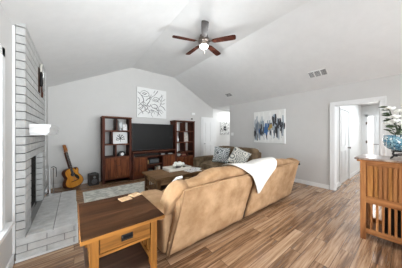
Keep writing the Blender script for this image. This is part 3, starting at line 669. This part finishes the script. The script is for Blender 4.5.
for s_ in (-1, 1):
    for k in range(3):
        b = MB(); b.box(s_*.036-.004, s_*.036+.018*s_+.004, -.048, -.036, .915+.04*k, .933+.04*k, .002); b.build('tuning_peg', M['silver'], g)
for k in range(6):
    b = MB(); xx = -.018+.0072*k; b.tube([(xx*1.3, -.062, .155), (xx, -.060, .86), (xx, -.052, .90)], .0009, 4); b.build('string', M['silver'], g)
sp = thing('speaker_box', 'small black speaker box on the floor between the guitar and left bookcase', 'speaker', (.425, 5.12, 0), (0, 0, 8))
b = MB(); b.box(-.11, .11, 0, .22, 0, .30, .012); b.build('cabinet', M['black'], sp)
b = MB(); b.box(-.09, .09, -.006, .002, .03, .27, .004); b.build('grille', M['dark'], sp)
b = MB(); b.lathe((0, -.006, .11), [(.068, 0), (.068, .006), (.055, .004), (.02, -.0), (.018, .005), (0, .008)], 20, 'Y'); b.build('woofer', mat('grey_cone', (.07, .07, .075), .4), sp, True)
b = MB(); b.lathe((0, -.006, .22), [(.03, 0), (.03, .006), (.02, .003), (0, .006)], 16, 'Y'); b.build('tweeter', mat('silver_cone', (.18, .18, .19), .4), sp, True)
b = MB(); b.tube([(-.05, .10, .30), (-.05, .10, .325), (.05, .10, .325), (.05, .10, .30)], .008); b.build('carry_handle', M['black'], sp, True)

# ------------------------------------------------------------------ rug, coffee table and what lies on it
b = MB((1.6, 3.6, 0)); b.box(.16, 3.1, 2.75, 4.66, .001, .012, .004); rg = b.build('area_rug', M['rug']); tag(rg, 'faded pale grey patterned area rug under the coffee table', 'rug')
b = MB((1.6, 3.6, 0)); 
for a_ in ((.16, 3.1, 2.75, 2.78), (.16, 3.1, 4.63, 4.66), (.16, .19, 2.78, 4.63), (3.07, 3.1, 2.78, 4.63)): b.box(*a_, .0115, .0135)
b.build('border', mat('rug_border', (.74, .74, .67), .95), rg)
O = (1.93, 3.48, .013); ct = thing('coffee_table', 'brown oak mission style coffee table on the pale rug', 'coffee table', O)
cx0, cx1, cy0, cy1, cz = 1.26, 2.60, 3.07, 3.89, .47
b = MB(O); b.box(cx0, cx1, cy0, cy1, cz-.035, cz, .006); b.build('tabletop', M['coffee'], ct)
for x in (cx0+.05, cx1-.125):
    for y in (cy0+.04, cy1-.115):
        b = MB(O); b.box(x, x+.075, y, y+.075, .013, cz-.035, .004); b.build('leg', M['coffee_z'], ct)
b = MB(O); b.box(cx0+.07, cx1-.07, cy1-.09, cy1-.065, cz-.16, cz-.035); b.box(cx0+.07, cx0+.095, cy0+.06, cy1-.06, cz-.16, cz-.035); b.box(cx1-.095, cx1-.07, cy0+.06, cy1-.06, cz-.16, cz-.035); b.box(cx0+.1, cx1-.1, cy0+.06, cy0+.08, cz-.165, cz-.035); b.build('apron', M['coffee'], ct)
for a, c2 in ((cx0+.14, 1.92), (1.94, cx1-.14)):
    b = MB(O); b.box(a, c2, cy0+.045, cy0+.065, cz-.15, cz-.05, .004); d = b.build('drawer', M['coffee'], ct); b = MB(O); m_ = (a+c2)/2; b.box(m_-.05, m_+.05, cy0+.03, cy0+.045, cz-.11, cz-.09, .005); b.build('drawer_pull', M['blackm'], d)
b = MB(O); b.box(cx0+.06, cx1-.06, cy0+.06, cy1-.06, .12, .145, .004); b.build('lower_shelf', M['coffee'], ct)
for x in (cx0+.07, cx1-.09):
    for k in range(6):
        b = MB(O); y = cy0+.17+.092*k; b.box(x, x+.015, y, y+.035, .145, cz-.15); b.build('slat', M['coffee_z'], ct)

O = (2.05, 3.62, cz); ty = thing('serving_tray', 'long cream painted tray on the coffee table', 'tray', O)
b = MB(O); b.box(1.74, 2.36, 3.42, 3.80, cz, cz+.015, .003); b.build('base', M['cream'], ty)
for i, a in enumerate(((1.74, 2.36, 3.42, 3.44), (1.74, 2.36, 3.78, 3.80), (1.74, 1.76, 3.44, 3.78), (2.34, 2.36, 3.44, 3.78))):
    b = MB(O); b.box(*a, cz+.012, cz+.07, .005); b.build('rim', M['cream'], ty)
fb = thing('flower_bowl', 'low dark bowl heaped with white blossoms in the tray', 'flowers', (2.10, 3.64, cz+.015))
b = MB(); b.lathe((0, 0, 0), [(.05, 0), (.06, .01), (.09, .06), (.095, .08), (.085, .08), (.05, .03), (0, .03)], 18); b.build('bowl', M['bronze'], fb, True)
for k in range(9):
    b = MB(); a = k*2.4; r_ = .04+.035*math.sqrt(k); b.puff((r_*math.cos(a), .6*r_*math.sin(a), .115+.02*math.cos(k)-.1*r_), (.10, .095, .075), .8, .12, 22, 14); b.build('blossom', M['petal'], fb, True)
b = MB((2.0, 3.52, cz+.015)); 
for k in range(11):
    a = k*math.pi*2/11; b.puff((2.02+.055*math.cos(a), 3.54+.045*math.sin(a), cz+.029), (.03, .03, .028), 1, seg=10)
tag(b.build('bead_garland', M['black'], None, True), 'ring of dark beads lying in the cream tray', 'beads')
b = MB((2.22, 3.55, cz+.015)); b.lathe((2.22, 3.55, cz+.015), [(.03, 0), (.035, .01), (.035, .06), (.0, .062)], 16); tag(b.build('candle_tin', mat('olive_tin', (.12, .13, .08), .4, .3), None, True), 'short olive candle tin at the right of the cream tray', 'candle')
for i, (x, y, a) in enumerate(((2.20, 3.25, 12), (2.36, 3.22, -18), (2.44, 3.36, 30))):
    O = (x, y, cz+.006*i); b = MB(); b.box(-.10, .10, -.13, .13, .0005, .006, .001); o = b.build('magazine', M['paper'], None, loc=O); o.rotation_euler.z = R(a)
    tag(o, ['printed magazine nearest the tray at the right of the coffee table', 'printed magazine at the front right of the coffee table', 'printed magazine lying askew over the others near the back right corner'][i], 'magazine', 'loose magazines on the coffee table')

# ------------------------------------------------------------------ tan sofa, seen from behind
SO = (2.28, 2.0, 0)
sofa = thing('reclining_sofa', 'long tan suede reclining sofa seen from behind', 'sofa', SO)
def nz3(p, f): return noise.noise(Vector(p)*f)
def back_panel(b0, b1, t0, t1):
    b = MB(SO); nx, nzv = 26, 12; fr, bk = [], []
    for j in range(nzv+1):
        v = j/nzv; row, row2 = [], []
        for i in range(nx+1):
            u = i/nx; x = (b0+(b1-b0)*u)*(1-v) + (t0+(t1-t0)*u)*v; z = .045+(.765-.045)*v
            y = 1.60-.14*v - .022*math.sin(math.pi*u)**.5*math.sin(math.pi*v)**.5 + .010*nz3((x, 0, z), 4.0) + .006*nz3((x, 1, z), 11)
            row.append((x, y, z)); row2.append((x, y+.06, z))
        fr.append(row); bk.append(row2)
    b.rings([a + c[::-1] for a, c in zip(fr, bk)])
    return b.build('back_panel', M['tan'], sofa, True)
back_panel(.785, 2.045, .915, 2.215); back_panel(2.135, 3.72, 2.305, 3.80)
b = MB(SO); b.prism([(2.0, .05), (2.19, .05), (2.36, .74), (2.16, .74)], 1.62, 1.67, 'Y'); b.build('gap_shade', M['dark'], sofa)  # dark sheet behind the split, shade put into its colour
def crest(x): return interp([(.84, .70), (.93, .775), (1.04, .825), (1.24, .842), (1.31, .885), (1.42, .905), (1.75, .90), (2.1, .875), (2.22, .83), (2.27, .80), (2.34, .85), (2.6, .895), (2.95, .895), (3.3, .865), (3.6, .82), (3.8, .755), (3.9, .70)], x)
PROF = [(1.56, -.36), (1.535, -.20), (1.50, -.12), (1.488, -.055), (1.525, -.010), (1.60, .0), (1.70, -.03), (1.79, -.10), (1.85, -.24), (1.86, -.36), (1.80, -.44), (1.60, -.46)]
def back_cushion(x0, x1, name):
    b = MB(SO); rr = []; n = 34; pr = smooth_poly(PROF, 3)
    for i in range(n+1):
        u = i/n; x = x0+(x1-x0)*u; e = min(u, 1-u)*(x1-x0); s_ = min(1, math.sqrt(max(e, .004)/.12)) if e < .12 else 1
        s_ = .55 + .45*s_; zc = crest(x); cy_, cz_ = 1.66, zc-.22; ring = []
        for (y, dz) in pr:
            z = zc+dz; lump = .014*nz3((x, y, z), 5) + .012*nz3((x*2.5, y, z), 7)
            ex = min(u, 1-u)*(x1-x0)
            if ex < .35: lump += .010*math.sin((z*1.2+y)*34)*(1-ex/.35)
            yy, zz = cy_+(y-cy_)*s_, cz_+(z-cz_)*s_
            dv = Vector((0, yy-cy_, zz-cz_)); dv = dv.normalized()*lump if dv.length > 1e-5 else dv
            ring.append((x, yy+dv.y, zz+dv.z))
        rr.append(ring)
    b.rings(rr); return b.build(name, M['tan'], sofa, True)
back_cushion(.875, 2.24, 'back_cushion'); back_cushion(2.27, 3.90, 'back_cushion')
# near-end wing flap of the backrest
for sgn, xa in ((1, .0), (-1, 0)):
    b = MB(SO); pts = [(1.475, .765), (1.55, .64), (1.61, .52), (1.68, .445), (1.80, .45), (1.84, .56), (1.80, .72), (1.70, .815), (1.58, .82)]
    pts = smooth_poly(pts, 3)
    def sh(y, z, dx):
        t = (z-.40)/.4; x = (.755+.15*t) if sgn == 1 else (3.86+.0*t)
        return (x+sgn*dx, y, z)
    cyc, czc = 1.68, .60
    b.rings([[sh(cyc+(y-cyc)*f_, czc+(z-czc)*f_, dx) for y, z in pts] for f_, dx in ((.86, -.012), (.97, -.003), (1, .02), (1, .09))]); b.build('wing', M['tan'], sofa, True)
for k, (xa, xb) in enumerate(((.70, .99), (3.58, 3.87))):
    b = MB(SO); b.puff(((xa+xb)/2+(.025 if k == 0 else 0), 2.03, .26), (xb-xa-.06, .80, .46), .22, .012, 7, 32); arm = b.build('arm', M['tan'], sofa, True)
    b = MB(SO); b.puff(((xa+xb)/2+.01, 2.02, .468), (xb-xa+.02, .74, .17), .42, .06, 7, 32); b.build('arm_pad', M['tan'], arm, True)
for xa, xb in ((1.0, 2.2), (2.24, 3.56)):
    b = MB(SO); b.puff(((xa+xb)/2, 2.12, .36), (xb-xa, .70, .26), .35, .03, 5, 32); b.build('seat_cushion', M['tan'], sofa, True)
b = MB(SO); b.box(.84, 3.72, 1.66, 2.40, .03, .28, .01); b.build('base_frame', M['dark'], sofa)
for x in (.90, 3.62):
    for y in (1.72, 2.34):
        b = MB(SO); b.box(x-.04, x+.04, y-.04, y+.04, 0, .04, .004); b.build('foot', M['black'], sofa)
b = MB(SO); b.tube([(.80, 1.585, .05), (.84, 1.53, .30), (.88, 1.478, .55), (.915, 1.452, .765)], .008, 6); b.build('piping', M['tan_seam'], sofa, True)
b = MB(SO); b.tube([(.915, 1.447, .772), (1.5, 1.437, .775), (2.235, 1.447, .772)], .009, 6); b.tube([(2.30, 1.447, .772), (3.05, 1.437, .775), (3.80, 1.447, .772)], .009, 6); b.build('top_piping', M['tan'], sofa, True)
b = MB(SO); b.tube([(3.815, 1.485, .73), (3.84, 1.47, .70)], [.028, .02], 8); b.build('corner_cap', M['black'], sofa, True)

# white throw over the back
TO = (2.3, 1.6, .9); b = MB(TO); rr = []
path = [(1.96, .70), (1.90, .80), (1.80, .875), (1.70, .905), (1.60, .920), (1.51, .908), (1.44, .86), (1.405, .78), (1.42, .68), (1.445, .56), (1.472, .42)]
LE = [1.95, 1.90, 1.84, 1.80, 1.77, 1.80, 1.90, 2.00, 2.10, 2.20, 2.29]
RE = [3.02, 3.02, 3.00, 2.98, 2.94, 2.88, 2.80, 2.70, 2.58, 2.45, 2.33]
pp = smooth_poly(path, 3, False); le = smooth_poly([(i, v) for i, v in enumerate(LE)], 3, False); re = smooth_poly([(i, v) for i, v in enumerate(RE)], 3, False)
top, bot = [], []
for (y, z), (_, a), (_, c2) in zip(pp, le, re):
    r1, r2 = [], []
    for i in range(25):
        u = i/24; x = a+(c2-a)*u; dz = crest(x)-.895
        if z > .70: dz *= min(1, (z-.70)/.15)
        else: dz = 0
        dz = max(dz, -.035)
        f_ = .006*math.sin(x*17+y*3)+.006*nz3((x, y, z), 8)
        r1.append((x, y-f_*.6-.004, z+dz+f_*.5+.006)); r2.append((x, y-f_*.6+.003, z+dz+f_*.5-.002))
    top.append(r1); bot.append(r2)
b.rings([a + c2[::-1] for a, c2 in zip(top, bot)])
tag(b.build('throw_blanket', M['throw'], None, True), 'white throw blanket hanging to a point over the back of the tan sofa', 'blanket')
# remote on the seat
rm = thing('remote_control', 'small white and black remote control resting on the near end of the tan sofa backrest', 'remote', (1.0, 1.775, .765), (-42, 0, 10))
b = MB(); b.box(-.05, .05, -.09, .09, 0, .03, .01); b.build('shell', M['white_c'], rm); b = MB(); b.box(-.03, .03, -.05, .02, .029, .034, .004); b.build('buttons', M['black'], rm)

# ------------------------------------------------------------------ brown loveseat and pillows
LO = (3.85, 3.52, 0); lv = thing('loveseat', 'dark brown suede reclining loveseat under the abstract painting', 'loveseat', LO)
for ya, yb in ((2.72, 3.515), (3.525, 4.28)):
    b = MB(LO); b.puff((4.18, (ya+yb)/2, .66), (.34, yb-ya, .56), .42, .05, 5, 30); b.puff((4.22, (ya+yb)/2, .82), (.30, yb-ya-.02, .23), .5, .06, 6, 28); b.build('back_cushion', M['brown'], lv, True)
    b = MB(LO); b.puff((3.72, (ya+yb)/2, .35), (.86, yb-ya, .24), .38, .03, 5, 28); b.build('seat_cushion', M['brown'], lv, True)
for yc in (4.40, 2.62):
    b = MB(LO); b.puff((3.68, yc, .26), (1.06, .23, .46), .25, .015, 6, 30); a_ = b.build('arm', M['brown'], lv, True)
    b = MB(LO); b.puff((3.64, yc, .505), (.98, .245, .17), .45, .06, 6, 28); b.build('arm_pad', M['brown'], a_, True)
b = MB(LO); b.box(3.32, 4.30, 2.55, 4.44, .03, .30, .02); b.build('base_frame', M['brown'], lv)
b = MB(LO); b.box(4.30, 4.38, 2.70, 4.30, .05, .82, .03); b.build('back_shell', M['brown'], lv)
b = MB(LO); b.puff((3.28, 3.52, .28), (.14, 1.5, .30), .35, .02, 5, 24); b.build('footrest', M['brown'], lv, True)
for x in (3.42, 4.2):
    for y in (2.66, 4.34):
        b = MB(LO); b.box(x-.03, x+.03, y-.03, y+.03, 0, .035); b.build('foot', M['black'], lv)
def pillow(loc, rot, m, label, sz=.47):
    b = MB(); rr = []; n = 18
    for side in (1, -1):
        pass
    grid = {}
    for sgn in (1, -1):
        for i in range(n+1):
            for j in range(n+1):
                u, v = -1+2*i/n, -1+2*j/n
                edge = (1-u*u)*(1-v*v)
                y, z = u*sz/2*(1-.10*(1-v*v)*abs(u)**3*0 - .07*(1-v*v)*(abs(u)**2)), v*sz/2*(1-.07*(1-u*u)*(abs(v)**2))
                x = sgn*.085*max(edge, 0)**.45
                if edge <= 1e-9:
                    if sgn == 1: grid[(1, i, j)] = grid[(-1, i, j)] = b.b.verts.new((0, y, z))
                else: grid[(sgn, i, j)] = b.b.verts.new((x, y, z))
    for sgn in (1, -1):
        for i in range(n):
            for j in range(n):
                q = [grid[(sgn, i, j)], grid[(sgn, i+1, j)], grid[(sgn, i+1, j+1)], grid[(sgn, i, j+1)]]
                b.b.faces.new(q)
    o = b.build('throw_pillow', m, None, True, loc=loc); o.rotation_euler = tuple(R(a) for a in rot)
    return tag(o, label, 'throw pillow', 'patterned pillows on the brown loveseat')
pillow((3.66, 3.66, .70), (5, 24, 34), M['pil1'], 'grey leaf patterned throw pillow on the far seat of the loveseat', .52)
pillow((3.64, 2.95, .70), (26, 24, 34), M['pil2'], 'cream throw pillow with grey medallion print, nearer on the loveseat', .52)

# ------------------------------------------------------------------ side table in front
SX0, SX1, SY0, SY1, SZ = .036, .652, 1.385, 2.14, .625
O = ((SX0+SX1)/2, (SY0+SY1)/2, 0); sd = thing('side_table', 'mission oak end table with dark brown top beside the tan sofa', 'side table', O)
b = MB(O); n = 5
for i in range(n):
    a, c2 = SX0+(SX1-SX0)*i/n, SX0+(SX1-SX0)*(i+1)/n
    b.box(SX0, SX1, SY0+(SY1-SY0)*i/n+.0004, SY0+(SY1-SY0)*(i+1)/n-.0004, SZ-.028, SZ, .0025)
b.build('tabletop', M['walnut_y'], sd)
b = MB(O); e = .004; b.box(SX0-e, SX1+e, SY0-e, SY0+.004, SZ-.034, SZ-.007, .002); b.box(SX0-e, SX1+e, SY1-.004, SY1+e, SZ-.034, SZ-.007, .002); b.box(SX0-e, SX0+.004, SY0, SY1, SZ-.034, SZ-.007, .002); b.box(SX1-.004, SX1+e, SY0, SY1, SZ-.034, SZ-.007, .002); b.build('top_edge', M['oak'], sd)
lg = .058
for x in (SX0+.052, SX1-.055-lg):
    for y in (SY0+.03, SY1-.03-lg):
        b = MB(O); b.box(x, x+lg, y, y+lg, 0, SZ-.028, .004); b.build('leg', M['oak_z'], sd)
xa, xb = SX0+.052+lg, SX1-.055-lg
b = MB(O); b.box(xa, xb, SY0+.04, SY0+.06, .585, SZ-.028); b.box(xa, xb, SY0+.04, SY0+.06, .435, .458); b.box(xa, xb, SY1-.06, SY1-.04, .43, SZ-.028)
b.box(SX0+.07, SX0+.09, SY0+.08, SY1-.08, .45, SZ-.028); b.box(SX1-.09, SX1-.07, SY0+.08, SY1-.08, .45, SZ-.028)
b.box(SX0+.07, SX0+.09, SY0+.08, SY1-.08, .18, .23); b.box(SX1-.09, SX1-.07, SY0+.08, SY1-.08, .18, .23); b.build('apron', M['oak'], sd)
b = MB(O); b.box(xa+.006, xb-.006, SY0+.034, SY0+.055, .465, .580, .004); dr = b.build('drawer', M['oak'], sd)
b = MB(O); b.box(xa+.012, xb-.012, SY0+.06, SY1-.1, .46, .56); b.build('drawer_box', M['oak'], dr)
b = MB(O); m_ = (xa+xb)/2; b.box(m_-.045, m_+.045, SY0+.028, SY0+.034, .500, .550, .003); b.tube([(m_-.035, SY0+.03, .543), (m_-.035, SY0+.012, .527), (m_+.035, SY0+.012, .527), (m_+.035, SY0+.03, .543)], .006); b.build('drawer_pull', M['blackm'], dr)
b = MB(O); b.box(SX0+.04, SX1-.04, SY0+.04, SY1-.04, .165, .188, .003); b.build('lower_shelf', M['walnut'], sd)
for x in (SX0+.072, SX1-.087):
    for k in range(7):
        y = SY0+.125+.075*k; b = MB(O); b.box(x, x+.014, y, y+.035, .225, .455); b.build('slat', M['oak_z'], sd)
for i, (x, y, a) in enumerate(((.455, 1.975, 10), (.58, 2.035, 24))):
    b = MB(); b.box(-.058, .058, -.054, .054, 0, .010 if i == 0 else .012, .003); o = b.build('coaster', M['coaster'], None, loc=(x, y, SZ)); o.rotation_euler.z = R(a)
    tag(o, ['square tan coaster on the dark end table, farther from the sofa', 'square tan coaster on the dark end table, nearest the sofa arm'][i], 'coaster', 'tan coasters on the end table')

# ------------------------------------------------------------------ oak cabinet on the right
KX0, KX1, KY0, KY1, KZ = 2.96, 3.43, -.80, .405, 1.055
O = (3.2, -.2, 0); kb = thing('slatted_cabinet', 'copper oak cabinet with slatted panels and open spindle base near the right wall', 'cabinet', O)
b = MB(O); b.box(KX0-.045, KX1+.03, KY0-.05, KY1+.05, KZ-.025, KZ, .008); b.build('top', M['stain'], kb)
b = MB(O); b.box(KX0-.03, KX1+.02, KY0-.03, KY1+.03, KZ-.05, KZ-.025, .008); b.build('top_moulding', M['copper_y'], kb)
for x in (KX0, KX1-.055):
    for y in (KY0, KY1-.055):
        b = MB(O); b.box(x, x+.055, y, y+.055, 0, KZ-.05, .005); b.build('leg', M['copper'], kb)
b = MB(O)
for za, zb in ((.955, KZ-.05), (.475, .565), (.085, .15)):
    b.box(KX0+.006, KX0+.045, KY0+.05, KY1-.05, za, zb, .004); b.box(KX1-.045, KX1-.006, KY0+.05, KY1-.05, za, zb, .004); b.box(KX0+.05, KX1-.05, KY0+.006, KY0+.045, za, zb, .004); b.box(KX0+.05, KX1-.05, KY1-.045, KY1-.006, za, zb, .004)
b.build('rails', M['copper_y'], kb)
b = MB(O); b.box(KX0+.03, KX0+.042, KY0+.05, KY1-.05, .56, .96); b.box(KX1-.04, KX1-.028, KY0+.05, KY1-.05, .56, .96); b.box(KX0+.05, KX1-.05, KY1-.042, KY1-.03, .56, .96); b.box(KX0+.05, KX1-.05, KY0+.03, KY0+.042, .56, .96); b.build('inset_panel', M['copper'], kb)
b = MB(O); b.box(KX0+.03, KX1-.03, KY0+.03, KY1-.03, .53, .55); b.build('cabinet_floor', M['copper_y'], kb)
y = KY1-.055-.012; k = 0
while y > KY0+.09:
    w_ = .05 if k == 0 else .028
    b = MB(O); b.box(KX0+.010, KX0+.032, y-w_, y, .565, .955, .003); b.build('slat', M['copper_gold'] if k in (0, 1, 4) else M['copper'], kb); y -= w_+.011; k += 1
y = KY1-.055-.036
while y > KY0+.08:
    b = MB(O); b.box(KX0+.012, KX0+.036, y-.022, y, .15, .475, .003); b.build('spindle', M['copper'], kb); y -= .050
for k in range(6):
    b = MB(O); x = KX0+.095+.05*k; b.box(x-.011, x+.011, KY1-.036, KY1-.014, .15, .475, .003); b.build('spindle', M['copper'], kb)
b = MB(O); b.box(KX0+.03, KX1-.03, KY0+.03, KY1-.03, .085, .10); b.build('base_board', M['copper_y'], kb)
b = MB((3.2, -.25, .10)); b.box(3.03, 3.38, -.72, .20, .101, .44, .03); tag(b.build('storage_bin', M['dark']), 'black fabric bin behind the spindles of the oak cabinet', 'storage bin')

VX, VY = 3.17, .062; VO = (VX, VY, KZ)
vs = thing('vase_stand', 'dark iron scroll stand under the blue mosaic bowl', 'stand', VO)
b = MB(); b.lathe((0, 0, .085), [(.085, 0), (.092, .006), (.085, .012), (.078, .006), (.085, 0)], 24); b.build('ring', M['blackm'], vs, True)
for k in range(4):
    a = R(45+90*k); b = MB(); pts = [(.088, .09), (.10, .06), (.085, .035), (.055, .03), (.06, .05), (.085, .04), (.11, .012), (.125, .006)]
    b.tube([(r_*math.cos(a), r_*math.sin(a), z) for r_, z in pts], .008, 8); b.build('leg', M['blackm'], vs, True)
b = MB(); b.lathe((0, 0, 0.035), [(.0, 0), (.045, .0), (.05, .012), (.03, .03), (0, .035)], 16); b.build('centre_boss', M['bronze'], vs, True)
vz = thing('mosaic_vase', 'blue mosaic glass bowl vase on the oak cabinet', 'vase', (VX, VY, KZ+.10))
b = MB(); b.lathe((0, 0, 0), [(.0, 0), (.06, 0), (.11, .015), (.145, .055), (.158, .10), (.156, .15), (.148, .19), (.142, .19), (.148, .15), (.15, .10), (.135, .06), (.10, .025), (0, .012)], 32); b.build('body', M['mosaic'], vz, True)
fl = thing('flower_arrangement', 'white blossoms and dark leafy stems rising from the blue mosaic vase', 'flowers', (VX, VY, KZ+.12))
rf = random.Random(3)
tips = [((-.03, .115, .53), 0), ((.0, .105, .49), 0), ((-.01, .105, .315), 1), ((-.02, .10, .50), 1), ((-.03, .06, .39), 2), ((.02, .02, .46), 1), ((.03, -.03, .40), 1), ((.0, -.06, .36), 1), ((.05, .03, .34), 1), ((.02, -.10, .45), 1), ((-.04, -.01, .30), 1), ((.02, -.04, .52), 1), ((.0, .09, .42), 0)]
def leaf(b, p, d, L, W):
    p = Vector(p); d = Vector(d).normalized(); sd_ = d.cross(Vector((1, -.6, .4))).normalized(); up = sd_.cross(d)
    rr = []
    for i in range(6):
        t = i/5; w_ = W*math.sin(math.pi*(.08+.9*t)); c_ = p+d*L*t - up*.15*L*t*t
        rr.append([c_-sd_*w_/2, c_+up*.003, c_+sd_*w_/2, c_-up*.001])
    b.rings(rr)
for (dx, dy, dz), kind in tips:
    b = MB(); b.tube([(dx*.1, dy*.1, .0), (dx*.4, dy*.4, dz*.5), (dx, dy, dz)], [.005, .004, .0025], 6); b.build('stem', M['green'], fl)
    if kind:
        for q in range(2 if kind == 2 else 1):
            b = MB(); c_ = Vector((dx, dy, dz+.01-.05*q))
            for k in range(7):
                a = k*2*math.pi/7; b.puff(c_+Vector((.030*math.cos(a), .030*math.sin(a), .006*math.sin(3*a))), (.046, .046, .024), .9, .2, 30, 10)
            b.puff(c_+Vector((0, 0, .012)), (.04, .04, .03), .9, .2, 30, 10); b.build('blossom', M['petal'], fl, True)
    b = MB()
    for k in range(4 if kind == 0 else 2):
        t = .55+.45*k/3; p = Vector((dx*t, dy*t, dz*t)); leaf(b, p, (rf.uniform(-.6, .6), dy*5+rf.uniform(-.3, .5), rf.uniform(-.2, .4)), .085, .026)
    b.build('leaves', M['green'], fl)
